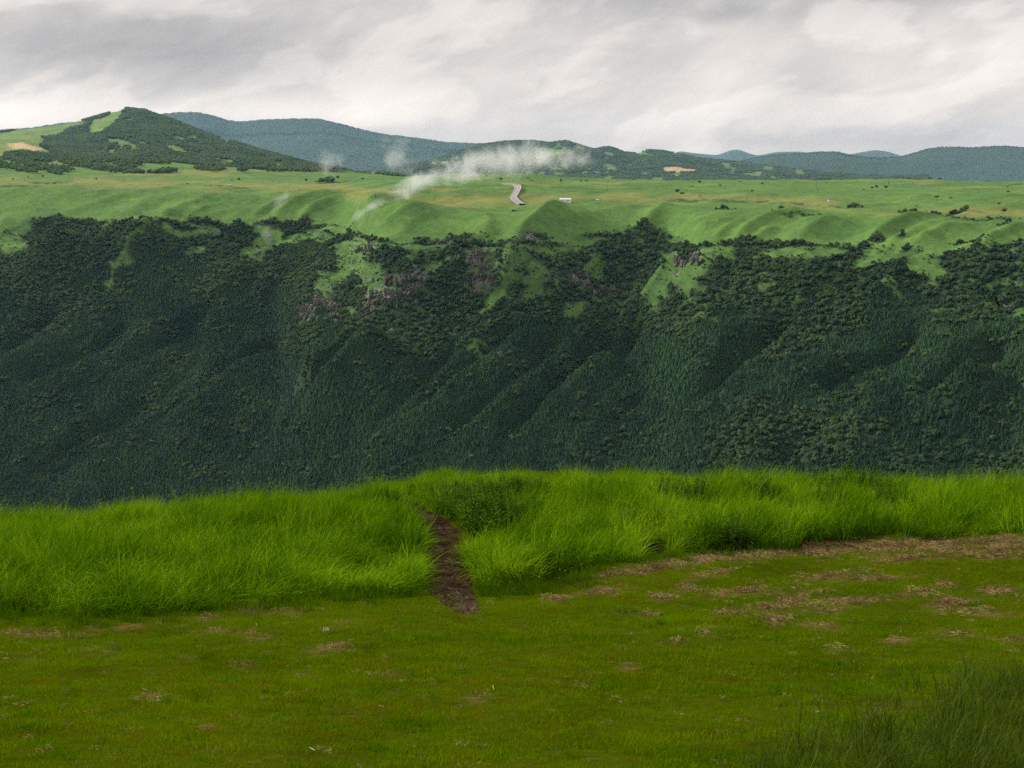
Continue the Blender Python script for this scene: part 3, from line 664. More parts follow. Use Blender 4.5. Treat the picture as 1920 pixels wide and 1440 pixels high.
# woods and single crowns on the near hills, tree by tree
def area_place(G, weight):
    X, Y, Z, PX, PY, fo = G; A = np.stack([X, Y, Z], -1)
    ar = np.linalg.norm(np.cross(A[:-1, 1:] - A[:-1, :-1], A[1:, :-1] - A[:-1, :-1]), axis=-1)
    n = np.floor(ar * weight + rng.random(ar.shape)).astype(int)
    r, c = np.nonzero(n); k = n[r, c]; r = np.repeat(r, k); c = np.repeat(c, k); a = rng.random(len(r))[:, None]; b = rng.random(len(r))[:, None]
    return (A[r, c] * (1 - a) + A[r, c + 1] * a) * (1 - b) + (A[r + 1, c] * (1 - a) + A[r + 1, c + 1] * a) * b
G = HILLG['left_mountain']; vis = (G[4][:-1, :-1] < 330) & (np.arange(G[0].shape[0] - 1)[:, None] < 92) & (G[3][:-1, :-1] > -60)
pa = area_place(G, vis * (G[5][:-1, :-1] > .5) * .016)
G = HILLG['middle_hills']; vis = (G[4][:-1, :-1] < 345) & (np.arange(G[0].shape[0] - 1)[:, None] < 82)
pb = area_place(G, vis * (G[5][:-1, :-1] > .5) * .008)
G = HILLG['blue_ridge']; nr = G[0].shape[0]; vis = (np.arange(nr - 1)[:, None] > 38) & (np.arange(nr - 1)[:, None] < 41)
pc = area_place(G, vis * (G[3][:-1, :-1] > -60) * .003)
G = HILLG['right_mountain']; nr = G[0].shape[0]; vis = (np.arange(nr - 1)[:, None] > 48) & (np.arange(nr - 1)[:, None] < 51)
pd_ = area_place(G, vis * (G[3][:-1, :-1] < 2000) * .0025)
pp = np.concatenate([pa, pb, pc, pd_]); print('hill trees', len(pp))
scatter('mountain_woodland', BRO, pp - [0, 0, 1], rz(len(pp), .05), rng.uniform(1.1, 2.0, len(pp)), HBRO, 'woodland covering the mountains behind the plateau', 'woodland')
# groves in the fields left of the plateau
GROVE = [(30, 298, 70, 5, 6), (60, 312, 60, 5, 14), (20, 315, 50, 4, 12), (110, 318, 30, 3, 5), (150, 301, 70, 4, 3), (185, 294, 20, 4), (170, 313, 60, 5, 8), (200, 303, 22, 4), (240, 309, 26, 7, 0), (245, 301, 30, 3), (215, 318, 36, 2.5, 5), (290, 306, 40, 2.5),
         (330, 303, 50, 3), (395, 305, 40, 3), (380, 318, 14, 4, -10), (400, 320, 22, 4, 3), (315, 322, 16, 2.5), (430, 312, 16, 3), (465, 312, 20, 3), (455, 322, 9, 2.5), (500, 313, 14, 2.5), (375, 301, 8, 5), (480, 307, 50, 2), (560, 322, 60, 3), (250, 324, 20, 1.5), (290, 326, 12, 1.5), (612, 340, 18, 1, -6), (735, 323, 30, 1, -4)]
gp = []
for cx, c, rx, ry, *t in GROVE:
    k = int(rx * ry * .9) + 6; a = rng.uniform(0, 6.283, k); q = np.sqrt(rng.random(k)); th = R(t[0]) if t else 0
    ux = rx * q * np.cos(a); uy = ry * q * np.sin(a)
    gp.append(np.stack([cx + ux * math.cos(th) - uy * math.sin(th), c + ux * math.sin(th) + uy * math.cos(th)], -1))
gp = np.concatenate(gp); gp = gp[gp[:, 1] > 297]
gw = far_point(gp[:, 0], gp[:, 1]); print('grove', len(gw))
scatter('grove', BRO, gw - [0, 0, 1], rz(len(gw), .05), rng.uniform(.8, 1.7, len(gw)), HBRO, 'dark groves between the fields at the foot of the left mountain', 'grove')

# ================================================================== NEAR HILL: mown lawn, tall grass, crest
NC = [(0, 1440, 12.0), (960, 1440, 12.0), (1920, 1440, 11.6), (0, 1150, 24.2), (400, 1140, 24.8), (800, 1112, 27), (1150, 1062, 30.5), (1500, 1028, 33), (1920, 1003, 35),
      (0, 1012, 47), (400, 985, 52), (700, 952, 57), (850, 938, 61), (1150, 938, 60), (1500, 938, 58), (1920, 946, 57), (1000, 886, 92), (930, 889, 92), (1070, 889, 92), (-500, 1030, 44), (-500, 1180, 23), (2400, 990, 38), (2400, 955, 57), (960, 1250, 18.4), (300, 1270, 17.6), (1700, 1240, 18.6)]
cpt = np.array([[v[0] if np.ndim(v) else v for v in at(a, b, c)] for a, b, c in NC], float)
extra = [(0, 0, -1.75), (-12, 0, -2.1), (12, 0, -1.7), (-20, 75, -21.5), (-32, 70, -21), (0, 120, -32), (26, 78, -20.5), (14, 80, -20), (-9, 78, -19.5), (-40, 110, -38), (40, 110, -34), (70, 60, -14), (-70, 60, -20), (60, 30, -7), (-60, 25, -8), (0, 160, -52), (60, 160, -58), (-60, 160, -60)]
cpt = np.concatenate([cpt, np.array(extra, float)])
def tps_fit(p, z, lam=0.02):
    d = np.linalg.norm(p[:, None] - p[None], axis=-1); K = np.where(d > 0, d * d * np.log(d + 1e-9), 0) / 1000 + lam * np.eye(len(p))
    P = np.concatenate([np.ones((len(p), 1)), p], 1); n = len(p)
    A = np.zeros((n + 3, n + 3)); A[:n, :n] = K; A[:n, n:] = P; A[n:, :n] = P.T
    return np.linalg.solve(A, np.concatenate([z, np.zeros(3)]))
TW = tps_fit(cpt[:, :2], cpt[:, 2])
def near_z(X, Y):
    X = np.asarray(X, float); Y = np.asarray(Y, float); z = TW[-3] + TW[-2] * X + TW[-1] * Y
    for i in range(len(cpt)):
        d2 = (X - cpt[i, 0]) ** 2 + (Y - cpt[i, 1]) ** 2
        z = z + TW[i] * 0.5 * d2 * np.log(d2 + 1e-12) / 1000
    far = sstep(150, 200, Y)
    z = z * (1 - far) + far * (-54 - (Y - 160) * .62)
    tl = sstep(24, 34, Y) * sstep(110, 80, Y)
    return z + tl * (.34 * fbm(X / 2.4, Y / 2.9, 91, 2) + .12 * ridged(X / 1.2, Y / 1.5, 92, 2)) + 0.10 * fbm(X / 3.1, Y / 3.1, 71, 3) + 0.03 * fbm(X / .7, Y / .7, 72, 2)
def ground_hit(px, py, Y0=8.0, Y1=75.0):
    px = np.atleast_1d(np.asarray(px, float)); py = np.atleast_1d(np.asarray(py, float))
    Ys = np.geomspace(Y0, Y1, 260)[:, None]
    x, y, z = ray(px[None], py[None]); X = x * Ys / y; Z = z * Ys / y
    d = Z - near_z(X, Ys + 0 * X); b = d < 0; i = np.where(b.any(0), b.argmax(0), len(Ys) - 1); i = np.maximum(i, 1)
    j = np.arange(px.size); t = d[i - 1, j] / (d[i - 1, j] - d[i, j] + 1e-9); t = np.clip(t, 0, 1)
    Yh = Ys[i - 1, 0] * (1 - t) + Ys[i, 0] * t
    Xh = X[i - 1, j] * (1 - t) + X[i, j] * t
    return Xh, Yh
uu = np.linspace(-1.3, 1.3, 340); YY = np.concatenate([np.linspace(-6, 5.8, 14), np.geomspace(6.2, 620, 330)])
Xn = uu[None] * np.maximum(YY, 14)[:, None]; Yn = np.broadcast_to(YY[:, None], Xn.shape)
Zn = near_z(Xn, Yn); Zn = np.maximum(Zn, -300)

EDGE = [(-500, 1190), (-200, 1165), (0, 1150), (200, 1150), (400, 1142), (600, 1122), (790, 1106), (880, 1106), (960, 1098), (1080, 1080), (1200, 1055), (1400, 1033), (1600, 1014), (1920, 1003), (2300, 990)]
ex, ey = ground_hit([e[0] for e in EDGE], [e[1] for e in EDGE]); o_ = np.argsort(ex); ex = ex[o_]; ey = ey[o_]
PATHP = [(878, 1152, .10), (862, 1135, .28), (842, 1105, .45), (833, 1050, .42), (829, 1005, .46), (815, 985, .48), (782, 966, .42), (758, 948, .55), (748, 935, .6), (738, 918, .5)]
pxw, pyw = ground_hit([p[0] for p in PATHP], [p[1] for p in PATHP]); pw = np.array([p[2] for p in PATHP])
tq = np.linspace(0, len(pxw) - 1, 120)
PXc = gsm(np.interp(tq, np.arange(len(pxw)), pxw), 4, 0); PYc = gsm(np.interp(tq, np.arange(len(pxw)), pyw), 4, 0); PWc = gsm(np.interp(tq, np.arange(len(pxw)), pw), 4, 0)
print('path', np.round(pxw, 1), np.round(pyw, 1)); print('edge', np.round(ex, 1), np.round(ey, 1))
def path_dist(X, Y):
    d = np.full(np.shape(X), 1e9)
    for i in range(0, 120, 2): d = np.minimum(d, np.hypot(X - PXc[i], Y - PYc[i]) - PWc[i])
    return d
def tall_mask(X, Y):
    e = np.interp(X, ex, ey) + 0.5 * fbm(X / 2.3, Y * 0, 55, 3)
    return sstep(-.1, .25, Y - e) * sstep(0.16, .34, path_dist(X, Y)) * (1 - ((np.hypot((X - 1.6) / 5.5, (Y - 92) / 14) < 1) * 1.0))
# straw lying on the mown ground: (px, py, rx, ry, tilt, amount)
STRAW = [(1240, 1062, 60, 5, -14, 1), (1140, 1078, 60, 4, -12, .7), (1330, 1050, 60, 8, -8, 1), (1430, 1040, 70, 9, -5, 1), (1540, 1032, 70, 10, -4, 1), (1650, 1026, 70, 10, -3, 1), (1760, 1024, 70, 11, -2, 1), (1880, 1020, 80, 13, -2, 1), (1700, 1046, 120, 5, -2, .5), (1870, 1042, 60, 6, 0, .6),
         (1130, 1110, 46, 6, -4, 1), (1042, 1126, 24, 6, 5, 1), (1240, 1122, 26, 6, -4, 1), (1290, 1104, 24, 4, -6, .8), (1330, 1078, 40, 4, -8, .7), (1400, 1106, 36, 6, -6, .8), (1340, 1118, 30, 4, 0, .6), (1490, 1130, 50, 7, -6, 1), (1600, 1130, 50, 6, -4, 1), (1440, 1140, 40, 4, -6, .7), (1540, 1148, 40, 4, 0, .6),
         (1452, 1163, 24, 6, 0, 1), (1545, 1178, 36, 5, 6, .8), (1650, 1085, 90, 4, -3, .7), (1560, 1080, 50, 6, -8, .7), (1730, 1110, 46, 8, -10, .8), (1870, 1108, 34, 8, -5, .8), (1790, 1130, 40, 7, -4, .8), (1760, 1141, 30, 6, 4, .8), (1330, 1187, 26, 5, 0, .5), (1200, 1152, 34, 5, 3, .7), (1370, 1150, 34, 4, -4, .6),
         (1680, 1202, 26, 6, 0, .5), (1785, 1190, 40, 7, 4, .7), (1905, 1205, 24, 7, 0, .8), (1575, 1220, 24, 5, 0, .6), (1480, 1110, 60, 3, -4, .5), (470, 1148, 28, 7, 10, .9), (540, 1147, 20, 4, 0, .6), (385, 1160, 24, 6, 0, .6), (170, 1184, 26, 7, -10, .9), (240, 1175, 30, 5, -5, .6), (60, 1190, 60, 6, 0, .6), (400, 1183, 50, 5, -2, .6),
         (640, 1172, 24, 5, -12, .9), (485, 1196, 20, 5, 0, .7), (465, 1190, 16, 5, -20, .7), (180, 1220, 40, 6, 0, .6), (40, 1235, 26, 5, 0, .5), (615, 1216, 30, 5, -6, .7), (460, 1247, 24, 4, 0, .5), (280, 1308, 30, 5, 0, .4), 
         (870, 1145, 18, 7, 10, .9), (350, 1235, 20, 4, 0, .5), (1660, 1330, 40, 6, -8, .5), (900, 1310, 24, 5, 0, .3), (730, 1265, 20, 4, 0, .3), (1260, 1205, 20, 4, 0, .3), (1180, 1250, 20, 4, 0, .3), (1840, 1150, 60, 5, 0, .4)]
def sample_straw(n_per):
    P = []; 
    for cx, c, rx, ry, t, amt in STRAW:
        k = int(n_per * rx * ry * amt ** 2 / 100 * (2.2 if c < 1066 else .9 if (c < 1175 and cx > 1000) else .16)) + 3; a = rng.uniform(0, 6.283, k); q = np.abs(rng.normal(0, .75, k)); th = R(t)
        u_ = rx * q * np.cos(a); v_ = ry * q * np.sin(a)
        P.append(np.stack([cx + u_ * math.cos(th) - v_ * math.sin(th), c + u_ * math.sin(th) + v_ * math.cos(th)], -1))
    P = np.concatenate(P); P[:, 1] += 5 * fbm(P[:, 0] / 14, P[:, 1] / 5, 3, 2); X, Y = ground_hit(P[:, 0], P[:, 1]); kk = rng.random(len(X)) < sstep(-.45, .1, fbm(X / .35, Y / .5, 9, 3)); return X[kk], Y[kk]
sx, sy = sample_straw(26)
# soil darkness / straw grid for the ground colour
def pix_of(X, Y, Z):
    # project to photograph pixels (used only to read the traced patches of bare ground)
    c = (Z * cP + Y * sP) / np.maximum(Y * cP - Z * sP, .3); s_ = X / np.maximum(Y * cP - Z * sP, .3)
    return 960 + F * s_, 720 - F * c
gpx, gpy = pix_of(Xn, Yn, Zn)
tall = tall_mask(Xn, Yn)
strawm = np.where((Yn > 8) & (Yn < 40), ell(gpx, gpy, [(a, b, c * 1.1, d * 1.15, e) for a, b, c, d, e, f in STRAW], .7, 6, 66), 0) * (1 - tall)
pm = sstep(.12, -.05, path_dist(Xn, Yn) + .1 * fbm(Xn / .3, Yn / .3, 5, 2))
LAWN = MT('lawn_ground')
a_ = LAWN.n('ShaderNodeAttribute'); a_.attribute_name = 'cover'
s_ = LAWN.n('ShaderNodeSeparateColor'); LAWN.L.new(a_.outputs['Color'], s_.inputs[0])
b1 = LAWN.noise(0.5, 5, .6); b2 = LAWN.noise(7, 6, .7); b3 = LAWN.noise(45, 3, .7)
gc = LAWN.ramp(LAWN.math('ADD', LAWN.math('MULTIPLY', b1, .5), LAWN.math('MULTIPLY', b2, .5)), [(.35, (.022, .028, .0)), (.5, (.040, .066, .0)), (.65, (.058, .096, .0))])
gc = LAWN.mix(LAWN.rng(b3, .35, .7, 0, .6), gc, (.045, .034, .006))
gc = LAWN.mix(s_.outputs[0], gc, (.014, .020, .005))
stc = LAWN.ramp(b2, [(.35, (.05, .03, .009)), (.6, (.15, .10, .038))])
gc = LAWN.mix(LAWN.math('MULTIPLY', s_.outputs[1], .8), gc, stc)
gc = LAWN.mix(s_.outputs[2], gc, (.022, .013, .006))
LAWN = LAWN.surf(gc, .95, LAWN.bump(LAWN.math('ADD', b2, LAWN.math('MULTIPLY', b3, .4)), .6, .05), spec=0)
link('ground', grid_mesh('ground', Xn, Yn, Zn, LAWN, np.stack([tall, strawm, pm, 0 * pm], -1))); tag(bpy.data.objects['ground'], kind='structure')
# valley floor, hidden in the gap
vm = plain('valley_floor', (.03, .055, .025), .95)
vx, vy = np.meshgrid(np.linspace(-4000, 4000, 30), np.linspace(-400, 2600, 24))
vf = link('valley_floor', grid_mesh('valley_floor', vx, vy, -420 + 0 * vx, vm)); tag(vf, kind='structure')

# ---------------------------------------------------------------- grass blades
def blade(rs, v, f, x, y, L_, wd, lean, az, droop=1.0, segs=4):
    """one arching ribbon blade"""
    dx, dy = math.cos(az), math.sin(az); tw = rs.uniform(0, 3.14) if False else az + 1.57 + rs.normal(0, .5)
    wx, wy = math.cos(tw) * wd / 2, math.sin(tw) * wd / 2
    b = len(v); px_, py_, pz = x, y, -.03; an = lean
    for k in range(segs + 1):
        t = k / segs; ww = (1 - t) ** .7 if k else .8
        if k == segs: v.append((px_, py_, pz))
        else: v += [(px_ - wx * ww, py_ - wy * ww, pz), (px_ + wx * ww, py_ + wy * ww, pz)]
        st = L_ / segs; px_ += math.sin(an) * dx * st; py_ += math.sin(an) * dy * st; pz += math.cos(an) * st; an += droop * (0.25 + t) / segs * 2.0
    for k in range(segs - 1):
        i = b + 2 * k; f.append((i, i + 1, i + 3, i + 2))
    i = b + 2 * (segs - 1); f.append((i, i + 1, i + 2))
def clump(seed, n, rad, L0, L1, w0, w1, lean0, lean1, droop, segs=4, wind=None):
    rs = np.random.default_rng(seed); v = []; f = []
    for _ in range(n):
        a = rs.uniform(0, 6.283); q = rad * math.sqrt(rs.random()); az = a + rs.normal(0, .9)
        if wind is not None and rs.random() < wind: az = rs.normal(0.15, .7)
        blade(rs, v, f, q * math.cos(a), q * math.sin(a), rs.uniform(L0, L1), rs.uniform(w0, w1), rs.uniform(lean0, lean1), az, droop * rs.uniform(.5, 1.4), segs)
    return v, f
def grass_mat(name, dark, mid, hi, tip=None, trans=.4, scale=.45, tmul=1.3, spec=.25, hgt=None):
    t = MT(name); oi = t.n('ShaderNodeObjectInfo')
    big = t.noise(scale, 4, .6); fin = t.noise(5.0, 3, .6)
    f = t.math('ADD', t.math('MULTIPLY', big, .5), t.math('ADD', t.math('MULTIPLY', fin, .2), t.math('ADD', t.math('MULTIPLY', oi.outputs['Random'], .12), t.math('MULTIPLY', t.n('ShaderNodeNewGeometry').outputs['Random Per Island'], .18))))
    c = t.ramp(f, [(.32, dark), (.5, mid), (.66, hi)])
    if tip:
        n2 = t.noise(2.1, 4, .7); n3 = t.noise(.22, 3, .5)
        c = t.mix(t.math('MULTIPLY', t.rng(n2, .47, .66, 0, 1), t.rng(n3, .40, .6, .2, .95)), c, tip)
    tc_ = t.mix(1.0, c, (tmul, tmul, tmul * .6), 'MULTIPLY')
    return t.surf(c, .55, trans=trans, tcol=tc_, spec=spec)
TH = [(770, 962), (782, 968), (795, 972), (812, 976), (826, 984), (842, 990), (858, 998), (868, 1004), (880, 1000), (868, 985), (850, 975), (832, 966), (812, 960), (792, 955), (775, 948), (765, 940), (900, 990), (890, 972), (905, 978), (870, 966), (846, 958), (918, 968), (884, 1014), (905, 1005), (920, 985), (935, 965), (950, 955), (965, 948), (985, 945), (930, 950), (950, 938), (975, 934), (1000, 938), (905, 950), (885, 950), (860, 945), (915, 938), (800, 945), (830, 950), (940, 980), (960, 970)]
SH = [(1120, 955, 1.25, 'big dark round shrub, leftmost of three in the grass right of the mown knoll'), (1246, 950, 1.1, 'middle one of three dark shrubs right of the mown knoll'), (1302, 955, 1.15, 'rightmost and darkest of three dark shrubs right of the mown knoll'),
      (1420, 945, .95, 'low wide shrub on the crest halfway to the right edge'), (1440, 952, .8, 'smaller shrub tucked against the low wide one'), (1548, 945, 1.35, 'tall dark shrub breaking the right crest line'), (1556, 965, 1.0, 'dark shrub just below the tall one on the right crest'),
      (1606, 938, 1.5, 'upright leafy shrub standing highest above the right crest'), (1672, 950, 1.2, 'broad dark shrub between the upright one and the right edge'), (1665, 958, .9, 'low shrub in front of the broad dark one'), (1490, 985, .9, 'shrub half sunk in grass below the crest at right'),
      (1378, 1028, .8, 'dark weedy shrub at the grass edge above the straw'), (1396, 1034, .65, 'stemmy brownish green shrub above the straw band'), (1186, 1000, .8, 'shrub in the middle of the grass right of the path'), (1010, 945, .8, 'small dark shrub below the mown knoll'),
      (640, 925, .9, 'dark shrub on the left slope near the crest bump'), (655, 968, .8, 'shrub in the grass halfway down left of the path'), (545, 975, .7, 'lone low shrub in the middle of the left grass slope')]
shx, shy = ground_hit([a[0] for a in SH], [a[1] for a in SH]); shs = np.array([a[2] for a in SH])
TALLG = grass_mat('tall_grass_blades', (.012, .050, .001), (.072, .165, .002), (.235, .36, .010), trans=.27, spec=0)
TALLS = [clump(100 + s, 42, .17, .35, 1.12, .010, .022, .02, .5, 1.5, 6, .35) for s in range(8)]
# spread the clumps over the hill by area
def spread(x0, x1, y0, y1, dens):
    n = int((x1 - x0) * (y1 - y0) * dens); return rng.uniform(x0, x1, n), rng.uniform(y0, y1, n)
X, Y = spread(-46, 48, 20, 96, 15)
k = (np.abs(X) < .62 * Y + 4) & (rng.random(len(X)) < tall_mask(X, Y)) & (rng.random(len(X)) < np.interp(Y, [20, 70, 96], [1, .9, .35]) * (.35 + .65 * sstep(-.42, -.1, fbm(X / 1.1, Y / 1.6, 181, 3))))
thx, thy = ground_hit([a[0] + 8 for a in TH], [a[1] for a in TH])
for a, b in zip(thx, thy): k &= (np.hypot(X - a, (Y - b + .3) / 1.5) > .5) | (rng.random(len(X)) < .12)
for a, b, c in zip(shx, shy, shs): k &= np.hypot(X - a, (Y - b + 1.1) / 2.6) > .55 * c
X, Y = X[k], Y[k]
hump = 1.05 + .75 * fbm(X / 1.7, Y / 2.1, 81, 2) + .5 * fbm(X / .7, Y / .9, 87, 2) + .25 * fbm(X / 7, Y / 7, 82, 2)
edge_d = np.minimum(Y - np.interp(X, ex, ey), path_dist(X, Y) * 2.5)
hump *= 1.12 - .12 * sstep(-.1, 1.6, edge_d)
print('tall clumps', len(X))
scl = np.stack([np.ones(len(X)), np.ones(len(X)), hump], -1) * rng.uniform(.85, 1.1, len(X))[:, None]
rot = np.stack([rng.normal(0, .10, len(X)) + .75 * fbm(X / 1.5, Y / 1.9, 88, 2), rng.normal(.12, .10, len(X)) + .75 * fbm(X / 1.5, Y / 1.9, 89, 2), rng.normal(0, .55, len(X))], -1)
scatter('tall_grass', TALLS, np.stack([X, Y, near_z(X, Y)], -1), rot, scl, TALLG, 'tall bright green grass covering the crest on both sides of the path', 'grass')
# knee-high fringe where tall grass meets the lawn
FRG = grass_mat('fringe_grass_blades', (.014, .044, .001), (.040, .095, .001), (.085, .150, .003), trans=.25, spec=0)
FR = [clump(200 + s, 40, .2, .14, .42, .008, .016, .05, .7, .9, 3) for s in range(4)]
X, Y = spread(-24, 26, 14, 42, 26)
e_ = Y - np.interp(X, ex, ey); dens = sstep(-2.2, -.2, e_) * sstep(.8, .2, e_) * np.interp(X, [-20, -1, 2, 5, 8, 20], [1, 1, .9, .5, .12, .12]) * (path_dist(X, Y) > .15)
lon = (fbm(X / 1.3, Y / 1.3, 83, 3) > .30) * .16 * (e_ < 0)
k = (np.abs(X) < .5 * Y + 2) & (rng.random(len(X)) < np.clip(dens * sstep(-.35, .2, fbm(X / 1.6, Y / 1.0, 86, 3) + .25 * dens) + lon * .5, 0, 1))
X, Y = X[k], Y[k]; s0 = rng.uniform(.45, 1.05, len(X)) * np.where(Y - np.interp(X, ex, ey) < -1.6, .5, 1)
print('fringe', len(X))
scatter('fringe_grass', FR, np.stack([X, Y, near_z(X, Y)], -1), rz(len(X), .1), s0, FRG, 'knee high green grass fringe between lawn and tall grass', 'grass')
# rank grass in the bottom right corner
X, Y = spread(2.0, 9.5, 10.0, 16.5, 30)
gx, gy = pix_of(X, Y, near_z(X, Y))
w_ = ell(gx, gy, [(1840, 1400, 210, 100, -12), (1640, 1440, 200, 55, -8), (1890, 1320, 130, 46, -10), (1480, 1450, 120, 28), (2050, 1380, 260, 140), (1860, 1470, 400, 50)], .5, 30, 12) * (1 - .95 * ell(gx, gy, [(1890, 1400, 45, 20, 12), (1845, 1436, 55, 12, 0)], .3, 10, 4))
k = rng.random(len(X)) < w_ * .55; X, Y = X[k], Y[k]; print('rank', len(X))
RK = [clump(300 + s, 34, .16, .20, .62, .006, .012, .05, .8, .9, 5, .35) for s in range(4)]
RKM = grass_mat('rank_grass_blades', (.024, .044, .002), (.045, .075, .003), (.075, .110, .005), trans=.3, spec=.05)
scatter('rank_grass', RK, np.stack([X, Y, near_z(X, Y)], -1), rz(len(X), .12), rng.uniform(.5, 1.15, len(X)), RKM, 'long dark unmown grass in the near right corner', 'grass')
# mown lawn
LWN = grass_mat('lawn_blades', (.020, .064, .0), (.074, .144, .0), (.145, .208, .001), tip=(.135, .115, .002), trans=.35, scale=.55, spec=0)
LW = [clump(400 + s, 64, .17, .025, .085, .005, .010, .1, 1.1, .8, 2) for s in range(5)]
X, Y = spread(-24, 26, 9.6, 42, 78)
k = (np.abs(X) < .58 * Y + 1.0); X, Y = X[k], Y[k]
e_ = Y - np.interp(X, ex, ey); gx, gy = pix_of(X, Y, near_z(X, Y))
sm = ell(gx, gy, [(a, b, c, d, e) for a, b, c, d, e, f in STRAW], .6, 6, 66)
keep = (e_ < .6) & (path_dist(X, Y) + .22 * fbm(X / .25, Y / .35, 95, 2) + .55 * sstep(27.6, 25.6, Y) * rng.random(len(X)) > .02) & (rng.random(len(X)) > sm * .5) & (rng.random(len(X)) < .45 + .55 * sstep(-.3, .15, fbm(X / .9, Y / .55, 84, 3))) & (rng.random(len(X)) > .9 * ell(gx, gy, [(1890, 1400, 55, 26, 12), (1840, 1436, 70, 14, 0)], .3, 10, 4))
X, Y = X[keep], Y[keep]; print('lawn clumps', len(X))
s0 = rng.uniform(.7, 1.2, len(X)) * (1 + .45 * fbm(X / .8, Y / .6, 85, 3))
scatter('lawn_grass', LW, np.stack([X, Y, near_z(X, Y) + .005], -1), rz(len(X), .08), s0, LWN, 'short mown yellow green lawn in the foreground', 'lawn')
# straw
SM = MT('straw'); oi = SM.n('ShaderNodeObjectInfo'); n_ = SM.noise(9, 3)
SM = SM.surf(SM.ramp(SM.math('ADD', SM.math('MULTIPLY', oi.outputs['Random'], .5), SM.math('MULTIPLY', n_, .5)), [(.2, (.06, .032, .010)), (.5, (.18, .115, .042)), (.8, (.34, .245, .11))]), .8, trans=.15, spec=.15)
def straw_clump(seed, n=16):
    rs = np.random.default_rng(seed); v = []; f = []
    for _ in range(n):
        x, y = rs.normal(0, .09, 2); a = rs.normal(.3, .9); L_ = rs.uniform(.04, .14); wd = rs.uniform(.004, .009); z0 = rs.uniform(.003, .03); z1 = z0 + rs.normal(0, .012); zm = (z0 + z1) / 2 + rs.uniform(-.01, .025)
        ca, sa = math.cos(a), math.sin(a); b = len(v)
        for t, z, ww in ((-.5, z0, .6), (0, zm, 1), (.5, z1, .4)):
            cx, c = x + ca * L_ * t, y + sa * L_ * t; v += [(cx - sa * wd * ww / 2, c + ca * wd * ww / 2, z), (cx + sa * wd * ww / 2, c - ca * wd * ww / 2, z + .004)]
        f += [(b, b + 1, b + 3, b + 2), (b + 2, b + 3, b + 5, b + 4)]
    return v, f
ST = [straw_clump(500 + s) for s in range(5)]
lx, ly = spread(-14, 16, 10, 36, 3.5); kk = (ly < np.interp(lx, ex, ey)) & (np.abs(lx) < .42 * ly + 1); lx, ly = lx[kk], ly[kk]
kk = (sy < np.interp(sx, ex, ey) + .5); sx, sy = sx[kk], sy[kk]
ti = rng.integers(0, 119, 1300); pxx = PXc[ti] + rng.normal(0, .22, 1300); pyy = PYc[ti] + rng.normal(0, .2, 1300)
kk = path_dist(pxx, pyy) < .02; pxx, pyy = pxx[kk], pyy[kk]
AX = np.concatenate([sx, lx]); AY = np.concatenate([sy, ly]); ssz = np.concatenate([rng.uniform(.6, 1.15, len(sx)), rng.uniform(.2, .55, len(lx))])
print('straw', len(AX))
scatter('straw', ST, np.stack([AX, AY, near_z(AX, AY) + .02], -1), rz(len(AX), .03), ssz, SM, 'dry brown cut straw lying in streaks on the lawn edge', 'straw')
# footpath: a worn strip slightly sunk and littered
PM = MT('path_soil'); n1_ = PM.noise(14, 6, .75, stretch=(.5, 1.6, 1)); n2_ = PM.noise(2, 3)
pc_ = PM.ramp(PM.math('ADD', PM.math('MULTIPLY', n1_, .7), PM.math('MULTIPLY', n2_, .3)), [(.35, (.007, .003, .001)), (.5, (.024, .0135, .006)), (.66, (.078, .050, .026))])
PM = PM.surf(pc_, .95, PM.bump(n1_, .8, .04), spec=0)
v = []; f = []; NWp = 9
for i in range(120):
    j = min(i + 1, 119); h_ = max(i - 1, 0); d = np.array([PXc[j] - PXc[h_], PYc[j] - PYc[h_]]); d /= np.linalg.norm(d) + 1e-9; nrm = np.array([d[1], -d[0]])
    for k in range(NWp):
        t = (k / (NWp - 1) - .5) * 2; ww = PWc[i] * (1 + .10 * (rng.random() - .5))
        p = np.array([PXc[i], PYc[i]]) + nrm * t * ww * 1.05; v.append((p[0], p[1], float(near_z(p[0], p[1])) + .028 - .012 * (t * t)))
    if i:
        for k in range(NWp - 1): b = i * NWp + k; f.append((b - NWp, b - NWp + 1, b + 1, b))
link('path', mesh_from('path', v, f, PM, True)); tag(bpy.data.objects['path'], kind='structure')
LITM = MT('litter'); oi = LITM.n('ShaderNodeObjectInfo')
LITM = LITM.surf(LITM.ramp(oi.outputs['Random'], [(0, (.022, .012, .005)), (.6, (.065, .042, .020)), (1, (.18, .13, .07))]), .85)
scatter('path_litter', ST, np.stack([pxx, pyy, near_z(pxx, pyy) + .022], -1), rz(len(pxx), .1), rng.uniform(.3, .7, len(pxx)), LITM, 'brown dead stalks trodden into the dark footpath', 'litter')

